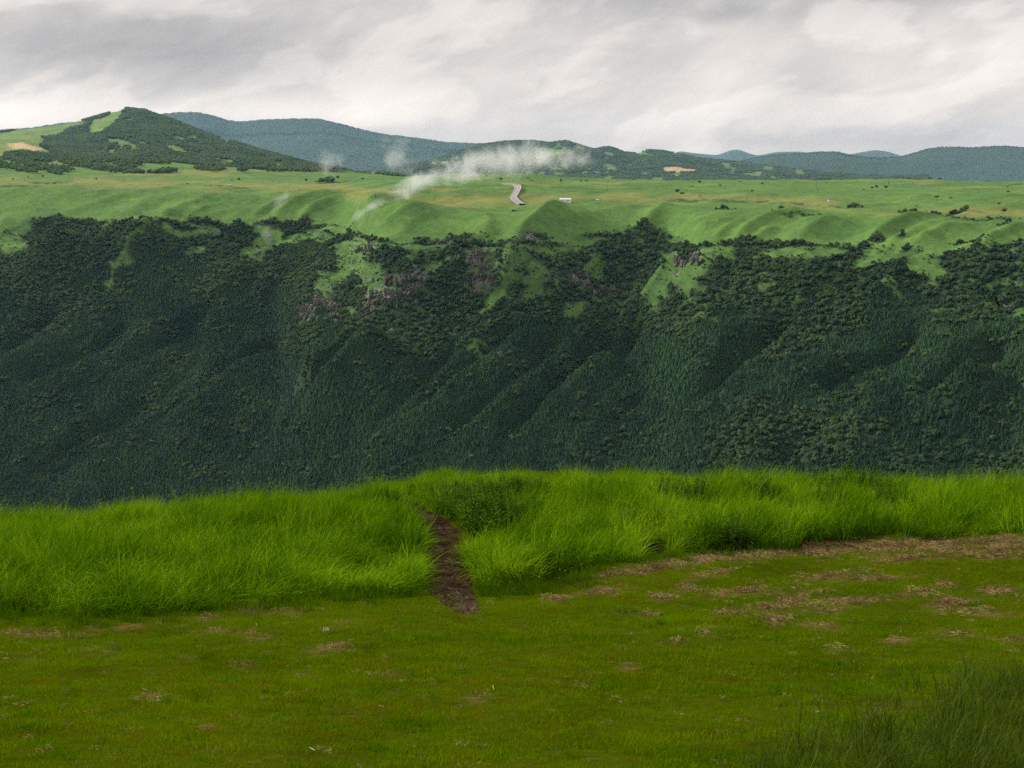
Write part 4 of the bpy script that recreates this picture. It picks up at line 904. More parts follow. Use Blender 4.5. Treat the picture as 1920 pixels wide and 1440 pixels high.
# ================================================================== THINGS ON THE PLATEAU
TRM = tree_mat('lone_tree_leaves', (0.022, 0.045, 0.016), (0.050, 0.085, 0.024), 0.5)
REDM = tree_mat('brownish_leaves', (0.06, 0.045, 0.02), (0.11, 0.075, 0.035), 0.5)
def trunk_mesh(h, r, seed):
    rs = np.random.default_rng(seed); v = []; f = []; n = 6; x = y = 0
    for k in range(5):
        t = k / 4; rr = r * (1 - .6 * t)
        for s in range(n): v.append((x + rr * math.cos(6.283 * s / n), y + rr * math.sin(6.283 * s / n), h * t - .5))
        x += rs.normal(0, r * .4); y += rs.normal(0, r * .4)
        if k:
            for s in range(n): a = (k - 1) * n; f.append((a + s, a + (s + 1) % n, a + n + (s + 1) % n, a + n + s))
    for b in range(4):                                            # limbs into the crown
        an = 6.283 * b / 4 + rs.uniform(-.4, .4); i = len(v); z0 = h * .6; L_ = h * .55
        p0 = np.array([0, 0, z0]); p1 = p0 + np.array([math.cos(an) * L_ * .7, math.sin(an) * L_ * .7, L_ * .6]); q = r * .35
        for p, w_ in ((p0, q), (p1, q * .3)):
            for s in range(3): v.append((p[0] + w_ * math.cos(2.1 * s), p[1] + w_ * math.sin(2.1 * s), p[2]))
        for s in range(3): f.append((i + s, i + (s + 1) % 3, i + 3 + (s + 1) % 3, i + 3 + s))
    return v, f
CRV = {}
for kind, (rad, hg, lo, lv, sz, hgt_tr) in {'round': (3.6, 7, 6, 220, .48, 3.4), 'bush': (3.0, 4.2, 5, 170, .42, .8), 'flat': (5.4, 8, 7, 260, .5, 5.2), 'slim': (1.5, 7.5, 4, 130, .4, 3.2)}.items():
    for q in range(3):
        v, f = proto_broad(rad, hg, 700 + q + 10 * len(CRV), lo, lv, sz)
        if kind == 'flat': v = [(a, b, 5.2 + (c - 5.2) * .62) for a, b, c in v]
        CRV[kind, q] = (mesh_from('crown', v, f, TRM), mesh_from('trunk', *trunk_mesh(hgt_tr, .28 if kind != 'slim' else .18, 720 + q), BARK))
CRR = mesh_from('crown_brown', *proto_broad(3.0, 4.4, 777, 5, 170, .42), REDM)
GT = 'lone trees dotted over the plateau'
def tree(px, py, kind, sc, label, cat='tree', name=None, pos=None, mesh=None):
    p = far_point([px], [py])[0] if pos is None else pos
    q = (int(px) * 7) % 3
    nm = name or {'round': 'round_tree', 'bush': 'bush', 'flat': 'spreading_tree', 'slim': 'slender_tree'}[kind]
    r = empty(nm, p, (px * 1.7) % 6.28); r.scale = (sc, sc, sc)
    tag(r, label, cat, GT if cat == 'tree' else 'bushes dotted over the plateau')
    link('crown', mesh or CRV[kind, q][0], r); link('trunk', CRV[kind, q][1], r); return r
TREES = [
 (53, 336, 'bush', .9, 'small dark bush, left of a round tree near the left edge of the plateau'), (81, 335, 'round', .9, 'dark round tree with a low crown, just right of the bush by the left edge'),
 (24, 338, 'bush', .9, 'wide low bush nearest the left edge of the picture on open grass'), (46, 341, 'bush', .55, 'tiny bush just below the dark round tree at far left'),
 (103, 344, 'bush', .9, 'long low bush on the grass swell below the left pair of trees'), (126, 346, 'bush', .4, 'tiny dark shrub between the long low bush and the next speck to its right'), (145, 346, 'bush', .4, 'rightmost of the two tiny shrubs on the left grass swell'),
 (181, 339, 'round', .7, 'small round tree with a dry scrub line running left of it'), (231, 342, 'bush', .75, 'small dark tree alone on the yellowish grass below the left mountain'),
 (352, 346, 'bush', .8, 'dark bush left of the white car, alone on the pale slope'), (404, 339, 'bush', .65, 'left one of a pair of small bushes above the white car'), (412, 339, 'bush', .4, 'right and smaller one of the pair of bushes above the white car'),
 (434, 340, 'bush', .9, 'low scrubby bush straight above the white car'), (448, 338, 'round', .85, 'dark tree with a ragged crown up and right of the white car'),
 (513, 341, 'slim', .6, 'slender upright tree standing alone left of the thin mist'), (574, 340, 'round', .85, 'dark round tree on the skyline swell left of the mist wisp'),
 (593, 342, 'bush', 1.0, 'broad low bush under the small mist wisp'), (633, 336, 'round', 1.1, 'tall round tree right of the small mist wisp'), (680, 338, 'flat', .7, 'spreading tree on the swell just left of the long mist bank'),
 (912, 334, 'bush', .8, 'bush fading into the mist bank above the winding road'), (931, 336, 'bush', .9, 'bush beside the tall tree above the winding road'), (939, 338, 'round', 1.0, 'tall round tree straight above the top of the winding road'),
 (961, 340, 'bush', .65, 'small bush right of the tall round tree above the road'), (980, 349, 'bush', .7, 'dark bush touching the outer side of the road bend'), (990, 336, 'flat', .7, 'flat topped tree up and right of the road bend'), (997, 341, 'bush', .7, 'low bush under the flat topped tree right of the road'),
 (1019, 335, 'bush', .6, 'small leaning bush between the road and the dark block of trees'), (1051, 339, 'round', 1.05, 'dark blocky tree beside the utility pole above the white building'), (1090, 341, 'bush', 1.0, 'left one of two dark bushes at the right end of the ridge'),
 (1100, 342, 'bush', 1.0, 'right one of two dark bushes at the right end of the ridge'), (1178, 348, 'bush', .5, 'tiny tree alone on the plateau right of the second utility pole'),
 (1250, 341, 'bush', .9, 'low bush on the plateau edge under the tan field'), (1270, 361, 'round', 1.0, 'taller half of the dark tree pair in the middle of the plateau'), (1279, 363, 'bush', 1.3, 'broader half of the dark tree pair in the middle of the plateau'),
 (1288, 356, 'slim', .5, 'thin sapling right above the dark tree pair'), (1298, 354, 'bush', .7, 'bush with a ragged top right of the thin sapling'), (1298, 345, 'slim', .4, 'little sapling left of the dark tree with a square crown'), (1312, 346, 'round', .9, 'dark tree with a square crown near the plateau edge'),
 (1313, 364, 'bush', .6, 'low dark bush below the tree with the square crown'), (1350, 351, 'round', .7, 'small round tree halfway along the plateau, left of a pole'), (1388, 343, 'bush', .8, 'bush on the plateau edge left of centre-right hill foot'),
 (1410, 358, 'round', .7, 'brownish tree standing right beside the utility pole'), (1429, 348, 'round', .7, 'small neat round tree between the pole and the dark hedge'), (1550, 344, 'bush', 1.1, 'wide low bush below the row of conifers on the plateau edge'),
 (1534, 356, 'bush', .5, 'tiny bush up and left of the blue roofed hut'), (1619, 356, 'bush', .7, 'low dark bush right of the blue roofed hut'), (1635, 354, 'round', .75, 'left tree of the pair standing close together on the right plateau'),
 (1643, 353, 'round', .85, 'right and taller tree of the pair close together on the right plateau'), (1661, 353, 'round', .9, 'dark leaning tree with a bright top sapling beside it'), (1666, 347, 'slim', .7, 'slender sapling on the upper right of the dark leaning tree'),
 (1703, 338, 'flat', 1.05, 'tall rounded tree, leftmost on the skyline against the right mountain'), (1721, 338, 'bush', 1.0, 'low hedge like bush between the skyline trees'), (1744, 338, 'flat', .95, 'spreading tree in the middle of the skyline trees'), (1762, 338, 'flat', 1.0, 'wide umbrella shaped tree, right end of the skyline trees'),
 (1710, 368, 'slim', .6, 'thin sapling in a dip on the right plateau'), (1756, 367, 'bush', 1.3, 'dark rounded bush alone right of the pale track'), (1783, 367, 'bush', .8, 'brown tinged low bush right of the dark rounded bush'), (1853, 341, 'bush', .9, 'bush on the skyline near the right edge'),
 (1889, 350, 'bush', .7, 'bush just below the skyline near the right edge'), (1890, 364, 'round', .6, 'small round tree near the right edge of the plateau'), (1874, 377, 'round', .6, 'small crown above the brown scrub in the far right dip'), (1882, 386, 'bush', 1.4, 'brown green bush mass in the far right dip'),
 (1719, 375, 'bush', .6, 'tiny bush at the head of the right hand valley'), (1738, 385, 'bush', .4, 'tiny speck of a bush on the rim fold right of the valley head'),
]
for px, py, kd, sc, lb in TREES:
    brown = 'brown' in lb
    tree(px, py, kd, sc * .92, lb, 'bush' if kd == 'bush' else 'tree', mesh=CRR if (brown and kd == 'bush') else None)
# conifer row on the plateau edge
cm = mesh_from('conifer_crown', *proto_conifer(9, 1.5, 901, 6, 9), CONIF); ctm = mesh_from('conifer_trunk', *trunk_mesh(3.0, .2, 902), BARK)
for i, px in enumerate([1527, 1533, 1538, 1542, 1547, 1552, 1556]):
    r = empty('conifer', far_point([px], [338.5])[0], i * 1.3); s_c = (.8, 1.0, .9, 1.15, .85, 1.0, .7)[i]; r.scale = (s_c,) * 3
    tag(r, ['leftmost small conifer of the short row on the plateau edge', 'second conifer from the left in the short row on the plateau edge', 'third conifer from the left in the short row on the plateau edge', 'tallest conifer, middle of the short row on the plateau edge', 'third conifer from the right in the short row on the plateau edge', 'second conifer from the right in the short row on the plateau edge', 'rightmost and shortest conifer of the row on the plateau edge'][i], 'tree', 'conifer row on the plateau edge'); link('crown', cm, r); link('trunk', ctm, r)
# trees along the crest line of the left mountain
G = HILLG['left_mountain']
def hill_top(G, px):
    j = int(np.argmin(np.abs(G[3][0] - px))); i = int(np.argmin(G[4][:, j])); i = max(i - 1, 0)
    i = 91 if G[0].shape[0] > 92 else G[0].shape[0] - 9
    return np.array([G[0][i, j], G[1][i, j], G[2][i, j]])
LMT = [(173, 'leftmost and smallest tree on the left shoulder of the peak'), (181, 'second tree up the bright left shoulder of the peak'), (192, 'rounder tree midway up the left shoulder of the peak'), (199, 'upright tree above the brightest grass of the peak'), (209, 'dark tree leaning left near the top of the bright shoulder'), (217, 'pair like double crowned tree just under the wooded summit'), (225, 'tree at the edge of the wooded summit')]
for px, lb in LMT:
    t_ = tree(px, 0, 'round', 1.7, lb, pos=hill_top(G, px)); t_['group'] = 'trees on the skyline of the left peak'

# ---- masts on the blue ridge
STEEL = plain('grey_steel', (.10, .11, .12), .5)
def box(v, f, c, s):
    b = len(v)
    for dx in (-1, 1):
        for dy in (-1, 1):
            for dz in (-1, 1): v.append((c[0] + dx * s[0] / 2, c[1] + dy * s[1] / 2, c[2] + dz * s[2] / 2))
    f += [tuple(b + i for i in q) for q in ((0, 1, 3, 2), (4, 6, 7, 5), (0, 4, 5, 1), (2, 3, 7, 6), (0, 2, 6, 4), (1, 5, 7, 3))]
def tube(v, f, p0, p1, r0, r1, n=6):
    p0 = Vector(p0); p1 = Vector(p1); d = (p1 - p0).normalized(); a = d.orthogonal().normalized(); c = d.cross(a); b = len(v)
    for p, r in ((p0, r0), (p1, r1)):
        for s in range(n): v.append(tuple(p + (a * math.cos(6.283 * s / n) + c * math.sin(6.283 * s / n)) * r))
    for s in range(n): f.append((b + s, b + (s + 1) % n, b + n + (s + 1) % n, b + n + s))
    f.append(tuple(b + n + s for s in range(n)))
def lattice(h, w0, w1):
    v = []; f = []
    for sx_, sy_ in ((-1, -1), (1, -1), (1, 1), (-1, 1)): tube(v, f, (sx_ * w0, sy_ * w0, -4), (sx_ * w1, sy_ * w1, h), .35, .22, 4)
    k = 8
    for i in range(k):
        a = w0 + (w1 - w0) * i / k; b = w0 + (w1 - w0) * (i + 1) / k; z0, z1 = h * i / k, h * (i + 1) / k
        for s in (-1, 1): tube(v, f, (-a, s * a, z0), (b, s * b, z1), .14, .14, 3); tube(v, f, (s * a, a, z0), (s * b, -b, z1), .14, .14, 3)
    return v, f
GB = HILLG['blue_ridge']
def top_at(G, px, nr_front):
    j = int(np.argmin(np.abs(G[3][0] - px))); return np.array([G[0][nr_front, j], G[1][nr_front, j], G[2][nr_front, j]])
def mast(px, h, w0, arms, label, dish=False, drum=False):
    r = empty('radio_mast', top_at(GB, px, 40), 0); tag(r, label, 'radio mast', 'radio masts on the blue ridge')
    link('lattice_tower', mesh_from('lattice_tower', *lattice(h, w0, w0 * .35), STEEL), r)
    v = []; f = []; tube(v, f, (0, 0, h), (0, 0, h * 1.18), .4, .2); link('antenna', mesh_from('antenna', v, f, STEEL), r)
    if drum:
        v = []; f = []
        tube(v, f, (0, 0, h * .62), (0, 0, h * .70), 3.6, 4.6, 10); tube(v, f, (0, 0, h * .86), (0, 0, h * .93), 3.0, 4.2, 10)
        link('platform', mesh_from('platform', v, f, STEEL), r)
    for a in arms:
        v = []; f = []; tube(v, f, (-w0 * 1.6, 0, h * a), (w0 * 1.6, 0, h * a), .3, .3, 4); link('cross_arm', mesh_from('cross_arm', v, f, STEEL), r)
    return r
mast(427.5, 38, 1.5, (.98,), 'tall thin lattice mast, leftmost on the blue ridge')
mast(558, 24, 1.8, (1.0,), 'stout mast with two round platforms on the flat ridge top', drum=True)
mast(567, 10, 1.2, (.8,), 'short mast just right of the stout platform mast')

# ---- utility poles
WOOD = plain('weathered_pole', (.12, .10, .08), .9)
for px, py, h, lb in [(1054, 345, 14, 'utility pole with a dark tree beside it, above the white building'), (1139, 357, 15, 'utility pole on the pale slope right of the white building'), (1387, 360, 12, 'utility pole just left of a brownish tree on the plateau'), (1531, 353, 10, 'utility pole above the blue roofed hut')]:
    r = empty('utility_pole', far_point([px], [py])[0] - [0, 0, .5]); tag(r, lb, 'utility pole', 'utility poles on the plateau')
    v = []; f = []; tube(v, f, (0, 0, 0), (0, 0, h), .24, .15); link('pole', mesh_from('pole', v, f, WOOD), r)
    v = []; f = []; box(v, f, (0, 0, h - .8), (2.4, .14, .18)); link('cross_arm', mesh_from('cross_arm', v, f, WOOD), r)
    for x in (-1, 0, 1):
        v = []; f = []; tube(v, f, (x, 0, h - .7), (x, 0, h - .35), .1, .07); link('insulator', mesh_from('insulator', v, f, STEEL), r)

# ---- winding road with kerb lines, laid on the grass
ASPH = plain('asphalt', (.24, .22, .215), .9, .12); WHITEP = plain('road_paint', (.75, .74, .70), .7, .05); GUARD = plain('guard_rail', (.34, .34, .33), .5, .05)
RD = np.array([(944, 346.6), (955, 347), (963, 348.2), (969, 350.4), (972, 353), (970.5, 356.5), (966.5, 360.5), (962.5, 364.5), (961.5, 367.5), (966, 370), (973, 371.8), (980, 373.2)], float)
tt = np.linspace(0, len(RD) - 1, 90); rx = gsm(np.interp(tt, np.arange(len(RD)), RD[:, 0]), 3, 0); ry = gsm(np.interp(tt, np.arange(len(RD)), RD[:, 1]), 3, 0)
rp = far_point(rx, ry); rp = gsm(rp, 2.0, 0)
tan_ = np.gradient(rp, axis=0); tan_ /= np.linalg.norm(tan_[:, :2], axis=1)[:, None]; nr_ = np.stack([tan_[:, 1], -tan_[:, 0], 0 * tan_[:, 0]], -1)
def strip(name, a, b, lift, mat, parent=None, depth=0.0):
    v = []; f = []
    for i in range(len(rp)):
        for o in (a, b): q = rp[i] + nr_[i] * o; v.append((q[0], q[1], q[2] + lift))
        if depth:
            for o in (a, b): q = rp[i] + nr_[i] * o; v.append((q[0], q[1], q[2] + lift - depth))
    k = 4 if depth else 2
    for i in range(len(rp) - 1):
        c = i * k; f.append((c, c + 1, c + k + 1, c + k))
        if depth: f += [(c, c + k, c + k + 2, c + 2), (c + 1, c + 3, c + k + 3, c + k + 1)]
    return link(name, mesh_from(name, v, f, mat), parent)
# the grass is cut back and filled under the road: embankment shoulder
VERGE = plain('verge_grass', (.10, .17, .03), .95, .2)
rd = strip('road', -4.4, 4.4, 2.2, ASPH, depth=5.0); tag(rd, kind='structure')
for a in (-4.0, 3.7): strip('edge_line', a, a + .35, 2.206, WHITEP, rd)
strip('centre_line', -.1, .1, 2.206, WHITEP, rd)
gr_ = [strip('kerb', a, a + .25, 2.75, GUARD, rd, depth=.9) for a in (-4.7, 4.45)]

# ---- white building, cars, hut
WHT = plain('white_wall', (.82, .80, .78), .7, .03); ROOFW = plain('pale_roof', (.70, .70, .70), .6, .05); DKG = plain('dark_window', (.04, .05, .06), .2); BLU = plain('blue_roof', (.05, .12, .35), .5); GLS = plain('car_glass', (.03, .04, .05), .1); TYR = plain('tyre_rubber', (.02, .02, .02), .9)
def bx(name, c, s, mat, parent):
    v = []; f = []; box(v, f, c, s); return link(name, mesh_from(name, v, f, mat), parent)
def gable(name, w_, d_, z0, z1, mat, parent, over=.3):
    a, b = w_ / 2 + over, d_ / 2 + over; v = [(-a, -b, z0), (a, -b, z0), (a, b, z0), (-a, b, z0), (-a, 0, z1), (a, 0, z1), (-a, -b, z0 - .15), (a, -b, z0 - .15), (a, b, z0 - .15), (-a, b, z0 - .15)]
    f = [(0, 1, 5, 4), (2, 3, 4, 5), (3, 0, 4), (1, 2, 5), (6, 7, 1, 0), (7, 8, 2, 1), (8, 9, 3, 2), (9, 6, 0, 3), (9, 8, 7, 6)]
    return link(name, mesh_from(name, v, f, mat), parent)
r = empty('farm_building', far_point([1060], [371.5])[0] + [0, 0, 1.0]); r.scale = (1.1,) * 3; tag(r, 'long low white building alone on the green plateau right of the road', 'building')
bx('wall', (0, 0, .1), (13.5, 5, 4.4), WHT, r); gable('roof', 13.5, 5, 2.32, 3.4, ROOFW, r)
for x in (-5, -3, -1, 1, 5): w_o = bx('window', (x, -2.54, .9), (1.0, .08, .8), DKG, r); bx('sill', (0 + x, -2.62, .45), (1.2, .14, .08), ROOFW, w_o)
bx('door', (3.1, -2.54, .3), (1.1, .08, 2.2), DKG, r)
def car(px, py, label, s=1.0):
    r = empty('parked_car', far_point([px], [py])[0], .2); r.scale = (s,) * 3; tag(r, label, 'car', 'white cars on the plateau')
    v = [(-2.2, -.9, .3), (2.2, -.9, .3), (2.2, .9, .3), (-2.2, .9, .3), (-2.2, -.9, .85), (-1.2, -.88, .95), (-.7, -.7, 1.5), (1.0, -.7, 1.5), (1.7, -.88, .95), (2.2, -.9, .85), (-2.2, .9, .85), (-1.2, .88, .95), (-.7, .7, 1.5), (1.0, .7, 1.5), (1.7, .88, .95), (2.2, .9, .85)]
    f = [(0, 1, 9, 8, 7, 6, 5, 4), (3, 10, 11, 12, 13, 14, 15, 2), (4, 5, 11, 10), (5, 6, 12, 11), (6, 7, 13, 12), (7, 8, 14, 13), (8, 9, 15, 14), (9, 1, 2, 15), (0, 4, 10, 3), (0, 3, 2, 1)]
    link('body', mesh_from('body', v, f, WHT), r)
    v = [(-.95, -.80, 1.02), (1.45, -.80, 1.02), (.95, -.735, 1.42), (-.65, -.735, 1.42)]; v += [(a, b - .02, c) for a, b, c in v]
    link('side_window', mesh_from('side_window', v, [(4, 5, 6, 7), (0, 3, 2, 1), (0, 1, 5, 4), (1, 2, 6, 5), (2, 3, 7, 6), (3, 0, 4, 7)], GLS), r)
    for x in (-1.35, 1.35):
        for y in (-.92, .92):
            v = []; f = []; tube(v, f, (x, y - .1, .33), (x, y + .1, .33), .33, .33, 10); link('wheel', mesh_from('wheel', v, f, TYR), r)
car(430, 347.6, 'white car parked among scrub on the left half of the plateau', 1.35); car(1121, 371.5, 'white car right of the long white building, a mere speck'); car(874, 343.5, 'white car under the mist bank left of the road', .9)
r = empty('hut', far_point([1555.5], [371.5])[0] - [0, 0, .3]); tag(r, 'tiny hut with a blue roof on the right half of the plateau', 'hut')
bx('wall', (0, 0, 1.1), (3.6, 3, 2.6), WHT, r); gable('roof', 3.6, 3, 2.42, 3.7, BLU, r); bx('door', (.6, -1.54, .9), (.9, .08, 1.9), DKG, r)

# ================================================================== SHRUBS IN THE TALL GRASS
SHM = grass_mat('shrub_leaves', (.018, .050, .004), (.034, .085, .005), (.060, .120, .008), trans=.3, scale=1.2, spec=0)
SHB = grass_mat('bright_shrub_leaves', (.035, .09, .005), (.060, .140, .007), (.09, .18, .010), trans=.35, scale=1.2, spec=0)
STEMM = plain('green_stem', (.04, .05, .012), .95, spec=0.05)
def shrub_mesh(seed, n=26, h=1.25, rad=.55, ln=.12):
    rs = np.random.default_rng(seed); sv = []; sf = []; v = []; f = []
    for k in range(n):
        a = rs.uniform(0, 6.283); hh = h * rs.uniform(.55, 1.0); rr = rad * rs.uniform(.2, 1)
        p0 = np.array([.1 * math.cos(a), .1 * math.sin(a), -.05]); p1 = np.array([rr * math.cos(a), rr * math.sin(a), hh * (1 - .22 * (rr / rad))])
        tube(sv, sf, p0, p1, .009, .004, 3)
        for j in range(22):
            t = rs.uniform(.22, 1.03); p = p0 + (p1 - p0) * t; b = rs.uniform(0, 6.283); L_ = ln * rs.uniform(.6, 1.3) * (1.25 - .5 * t); w_ = L_ * .42
            d = np.array([math.cos(b), math.sin(b), rs.uniform(-.25, .6)]); d /= np.linalg.norm(d); s = np.cross(d, [0, 0, 1]); s /= np.linalg.norm(s); s = s + np.array([0, 0, rs.uniform(-.4, .4)])
            i = len(v); v += [tuple(p), tuple(p + d * L_ * .5 + s * w_ / 2), tuple(p + d * L_), tuple(p + d * L_ * .5 - s * w_ / 2)]; f.append((i, i + 1, i + 2, i + 3))
    return (v, f), (sv, sf)
SHR = []
for q in range(5):
    a, b = shrub_mesh(1000 + q, 40, 1.15, .62)
    SHR.append((mesh_from('shrub_foliage', *a, SHM), mesh_from('shrub_foliage_bright', *a, SHB), mesh_from('shrub_stems', *b, STEMM)))
def shrub(X, Y, s, q, label, bright=False, grp='dark leafy shrubs in the tall grass', sz=1.0):
    r = empty('shrub', (X, Y, float(near_z(X, Y))), X * 3.1); r.scale = (s, s, s * sz); tag(r, label, 'shrub', grp)
    link('foliage', SHR[q % 5][1 if bright else 0], r); link('stem', SHR[q % 5][2], r)
for i, (px, py, s, lb) in enumerate(SH):
    X, Y = ground_hit([px], [py]); shrub(float(X[0]), float(Y[0]), s * 1.12, i, lb, sz=.88)
# thicket on the right bank of the path
tq_ = np.concatenate([rng.integers(0, len(thx), 150)]); tX = np.concatenate([thx, thx[tq_] + rng.normal(0, .45, 150)]); tY = np.concatenate([thy, thy[tq_] + rng.normal(0, .6, 150)])
kk = path_dist(tX, tY) > .35; tX, tY = tX[kk], tY[kk]
pr_ = []
for q in range(4):
    (fv, ff), (sv, sf) = shrub_mesh(1100 + q, 22, 1.05, .5); nv_ = len(fv)
    pr_.append((fv + sv, ff + [tuple(i + nv_ for i in t) for t in sf], [q % 2] * len(ff) + [2] * len(sf)))
scatter('thicket', pr_, np.stack([tX, tY, near_z(tX, tY)], -1), rz(len(tX), .1), rng.uniform(.75, 1.2, len(tX)), [SHM, SHB, STEMM], 'dense dark leafy thicket along the right bank of the footpath', 'thicket')
for i, (px, py, lb) in enumerate([(792, 1000, 'small leafy shrub overhanging the left edge of the path at its upper bend'), (790, 1035, 'low leafy shrub on the left path edge halfway down'), (762, 955, 'shrub pinching the path at its narrow top')]):
    X, Y = ground_hit([px - 12], [py]); shrub(float(X[0]), float(Y[0]), .55, i, lb, False, 'shrubs on the left edge of the path')

# ---- small flowers along the grass edge
PET = plain('pale_petals', (.62, .62, .52), .7, .04)
v = []; f = []
for k in range(6):
    a = 6.283 * k / 6; i = len(v); c_, s_n = math.cos(a), math.sin(a)
    v += [(0, 0, .5), (.016 * c_ - .010 * s_n, .016 * s_n + .010 * c_, .505), (.030 * c_, .030 * s_n, .50), (.016 * c_ + .010 * s_n, .016 * s_n - .010 * c_, .505)]; f.append((i, i + 1, i + 2, i + 3))
np_ = len(f); tube(v, f, (0, 0, -.02), (0, 0, .5), .004, .003, 3)
fl = [(1020, 1086), (1032, 1083), (1045, 1080), (1060, 1078), (1072, 1076), (1050, 1090), (1008, 1092), (748, 1086), (742, 1084), (436, 1112), (443, 1118), (52, 1146), (60, 1142), (460, 1128), (950, 1100), (925, 1102), (600, 1118), (1090, 1070), (700, 1110), (330, 1138)]
flx, fly = ground_hit([a for a, b in fl], [b + 6 for a, b in fl])
fx = np.concatenate([flx, flx + rng.normal(0, .25, len(flx))]); fy = np.concatenate([fly, fly + rng.normal(0, .2, len(fly))])
scatter('wild_flowers', [(v, f, [0] * np_ + [1] * (len(f) - np_))], np.stack([fx, fy, near_z(fx, fy)], -1), rz(len(fx), .15), rng.uniform(.22, .45, len(fx)), [PET, FRG], 'tiny white wild flowers at the foot of the tall grass', 'flowers')

# ---- scraps on the lawn
def scrap(px, py, s, label, name, cat, col, az=0.3, n=3, seed=1):
    X, Y = ground_hit([px], [py]); rs = np.random.default_rng(seed); v = []; f = []
    for k in range(n):
        b = len(v); x = (k - (n - 1) / 2) * .07 * s; an = rs.uniform(-.3, .3)
        for j in range(4):
            t = j / 3; ww = .026 * s * math.sin(.6 + 2.2 * t)
            for e, zz in ((-ww, 0), (0, .012 * s), (ww, 0)): v.append((x + e + t * .05 * s * an, t * .03 * s + e * .3, .02 + t * .13 * s + zz))
        for j in range(3):
            c = b + j * 3; f += [(c, c + 1, c + 4, c + 3), (c + 1, c + 2, c + 5, c + 4)]
    o = link(name, mesh_from(name, v, f, col)); o.location = (float(X[0]), float(Y[0]), float(near_z(X[0], Y[0])) + .02); o.rotation_euler = (.2 if name == 'paper_scrap' else -1.25, 0, az); tag(o, label, cat); return o
scrap(611, 1188, .5, 'crumpled white paper scrap lying upright on the left lawn', 'paper_scrap', 'scrap', PET)
scrap(723, 1330, .55, 'pale dry leaf on the lawn near the bottom centre', 'dry_leaf', 'leaf', plain('dry_leaf', (.30, .25, .14)), 1.2, 1, 4)
scrap(593, 1413, .6, 'pale dry leaf curled on the lawn at the bottom edge', 'dry_leaf', 'leaf', bpy.data.materials['dry_leaf'], .8, 1, 6)
scrap(586, 1253, .4, 'tiny pale leaf on the lawn below the white scrap', 'dry_leaf', 'leaf', bpy.data.materials['dry_leaf'], 1.4, 1, 7)

# ================================================================== BIRD OF PREY in flight above the valley
FEA = plain('brown_feathers', (.012, .007, .005), .9, spec=.1)
bp = at(1870, 566, 190.0); bird = empty('black_kite', tuple(float(np.atleast_1d(c)[0]) for c in bp)); bird.name = 'bird_of_prey'
tag(bird, 'dark brown bird of prey gliding over the wooded slope near the right edge', 'bird')
bird.scale = (1.15, 1.15, 1.15); bird.rotation_euler = (R(-20), R(58), R(20))
v = []; f = []; rings = [(-.34, .02), (-.22, .055), (-.05, .075), (.10, .07), (.20, .045), (.26, .05), (.31, .035), (.36, .008)]
for y, r_ in rings:
    for s in range(8): v.append((r_ * math.cos(.785 * s), y, r_ * .9 * math.sin(.785 * s)))
for i in range(len(rings) - 1):
    for s in range(8): a = i * 8; f.append((a + s, a + (s + 1) % 8, a + 8 + (s + 1) % 8, a + 8 + s))
link('body', mesh_from('body', v, f, FEA, True), bird)
for sgn in (-1, 1):
    out_ = [(.04, .17), (.25, .24), (.45, .22), (.66, .10), (.74, -.02), (.70, -.04), (.66, -.07), (.60, -.06), (.56, -.12), (.50, -.09), (.35, -.10), (.18, -.11), (.04, -.10)]
    v = []; f = []
    for th in (.012, -.012):
        for x, y in out_: v.append((sgn * x, y, .02 + .20 * x * x * 1.2 + th * (1 - x)))
    n = len(out_); f.append(tuple(range(n))); f.append(tuple(reversed(range(n, 2 * n))))
    for i in range(n): f.append((i, (i + 1) % n, n + (i + 1) % n, n + i))
    link('wing', mesh_from('wing', v, f, FEA), bird)
tl = [(-.03, -.28), (-.12, -.56), (-.05, -.53), (0, -.51), (.05, -.53), (.12, -.56), (.03, -.28)]; v = [(x, y, .008) for x, y in tl] + [(x, y, -.008) for x, y in tl]; n = len(tl)
link('tail', mesh_from('tail', v, [tuple(range(n)), tuple(reversed(range(n, 2 * n)))] + [(i, (i + 1) % n, n + (i + 1) % n, n + i) for i in range(n)], FEA), bird)
v = []; f = []; tube(v, f, (0, .34, .0), (0, .40, -.025), .014, .002, 5); link('beak', mesh_from('beak', v, f, STEEL), bird)

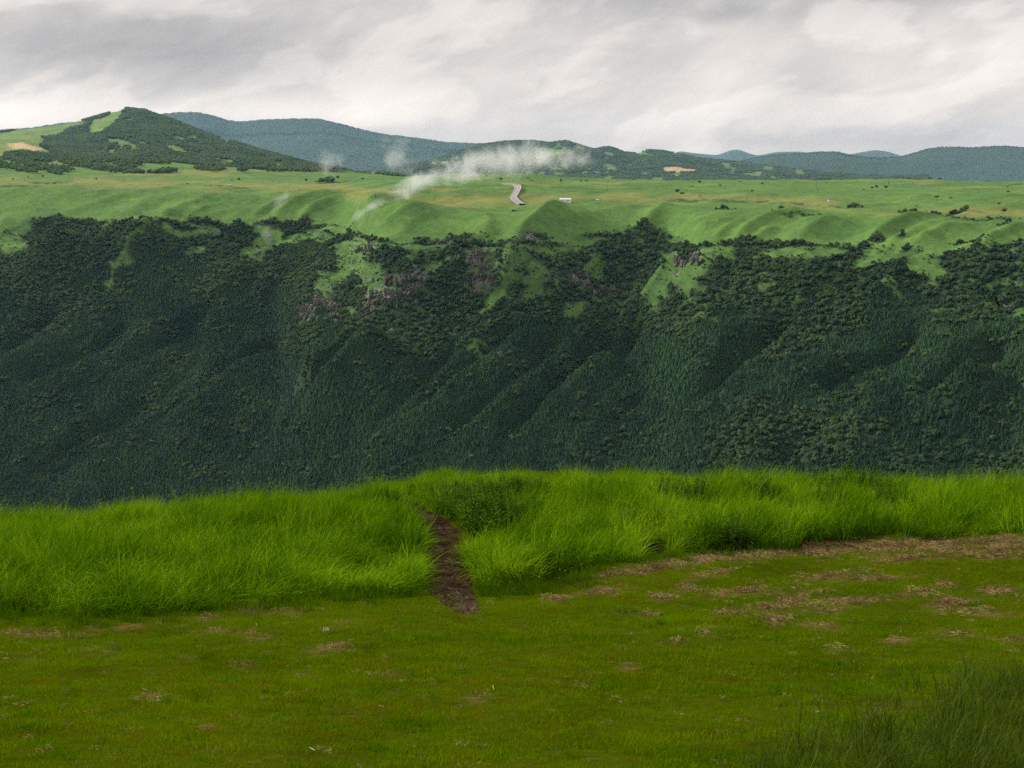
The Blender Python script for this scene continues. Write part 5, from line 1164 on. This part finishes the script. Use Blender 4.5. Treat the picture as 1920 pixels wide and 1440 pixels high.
# ================================================================== MIST AND HAZE
def mist(name, px, py, Y, w_, h_, d_, tilt, dens, nscale, label, seed=0.0, thr=.50, stretch=1.0):
    nscale *= 1.5; dens *= 1.15
    import bmesh
    bm = bmesh.new(); bmesh.ops.create_icosphere(bm, subdivisions=3, radius=1.0); me = bpy.data.meshes.new(name); bm.to_mesh(me); bm.free()
    o = link(name, me); p = at(px, py, Y); k = Y / F
    o.location = tuple(float(c) for c in p); o.scale = (w_ * k / 2, d_ / 2, h_ * k / 2); o.rotation_euler = (0, R(tilt), 0)
    m = MT(name + '_vapour')
    tc_ = m.n('ShaderNodeTexCoord'); ln = m.n('ShaderNodeVectorMath', operation='LENGTH'); m.L.new(tc_.outputs['Object'], ln.inputs[0])
    fall = m.rng(ln.outputs['Value'], .15, 1.0, 1.0, 0.0)
    mp = m.n('ShaderNodeMapping'); mp.inputs['Location'].default_value = (seed, seed * 2, 0); mp.inputs['Scale'].default_value = (1 / stretch, 1, 1); mp.inputs['Rotation'].default_value = (0, R(-tilt), 0)
    m.L.new(m.n('ShaderNodeNewGeometry').outputs['Position'], mp.inputs[0])
    nz = m.n('ShaderNodeTexNoise'); nz.inputs['Scale'].default_value = nscale; nz.inputs['Detail'].default_value = 5; nz.inputs['Roughness'].default_value = .62; nz.inputs['Distortion'].default_value = .6
    m.L.new(mp.outputs[0], nz.inputs['Vector'])
    d = m.math('ADD', nz.outputs[0], m.math('MULTIPLY', m.math('SUBTRACT', fall, .5), .42))
    d = m.math('MULTIPLY', m.rng(d, thr, thr + .34, 0, 1), m.math('MULTIPLY', m.rng(fall, 0, .3, 0, 1), dens))
    pv = m.n('ShaderNodeVolumePrincipled'); pv.inputs['Color'].default_value = (.90, .91, .92, 1); pv.inputs['Anisotropy'].default_value = .3
    m.L.new(d, pv.inputs['Density']); m.L.new(pv.outputs[0], m.out.inputs['Volume']); me.materials.append(m.m)
    tag(o, label, 'mist', 'wisps of mist rising over the rim', kind='stuff'); return o
mist('mist_bank', 945, 304, 2120, 450, 112, 110, -8, .038, .018, 'long white bank of mist drifting over the plateau in the middle', 3.1)
mist('mist_bank', 1060, 296, 2300, 170, 76, 90, -6, .022, .022, 'thinner right end of the mist bank before the middle hills', 8.7)
mist('mist_wisp', 790, 344, 1900, 250, 56, 60, -24, .050, .024, 'slanting arm of mist below the left end of the bank', 5.2)
mist('mist_wisp', 690, 392, 1760, 110, 30, 40, -33, .042, .028, 'lowest tip of the mist touching the rim', 9.4)
mist('mist_wisp', 745, 298, 2300, 130, 110, 60, 52, .022, .026, 'curl of mist rising before the blue ridge', 1.2)
mist('mist_wisp', 618, 308, 2450, 96, 90, 50, 62, .021, .030, 'small wisp of mist standing alone left of the bank', 6.6)
mist('mist_wisp', 530, 374, 2080, 84, 30, 40, -38, .018, .03, 'faint streak of mist on the left grass slope', 2.9)
mist('mist_wisp', 500, 440, 1960, 50, 80, 40, -30, .014, .03, 'very faint mist hanging in the cleft under the rim', 4.4)
hz = MT('haze_air'); pv = hz.n('ShaderNodeVolumePrincipled'); pv.inputs['Color'].default_value = (.38, .66, 1.0, 1); pv.inputs['Absorption Color'].default_value = (1, 1, 1, 1); pv.inputs['Density'].default_value = 1.2e-5; pv.inputs['Anisotropy'].default_value = .15
hz.L.new(pv.outputs[0], hz.out.inputs['Volume'])
v = []; f = []; ztop = 780.0; zbot = -3600.0
box(v, f, (0, 15500, (ztop + zbot) / 2), (56000, 33000, ztop - zbot))
h_ = link('haze', mesh_from('haze', v, f, hz.m)); tag(h_, kind='stuff')
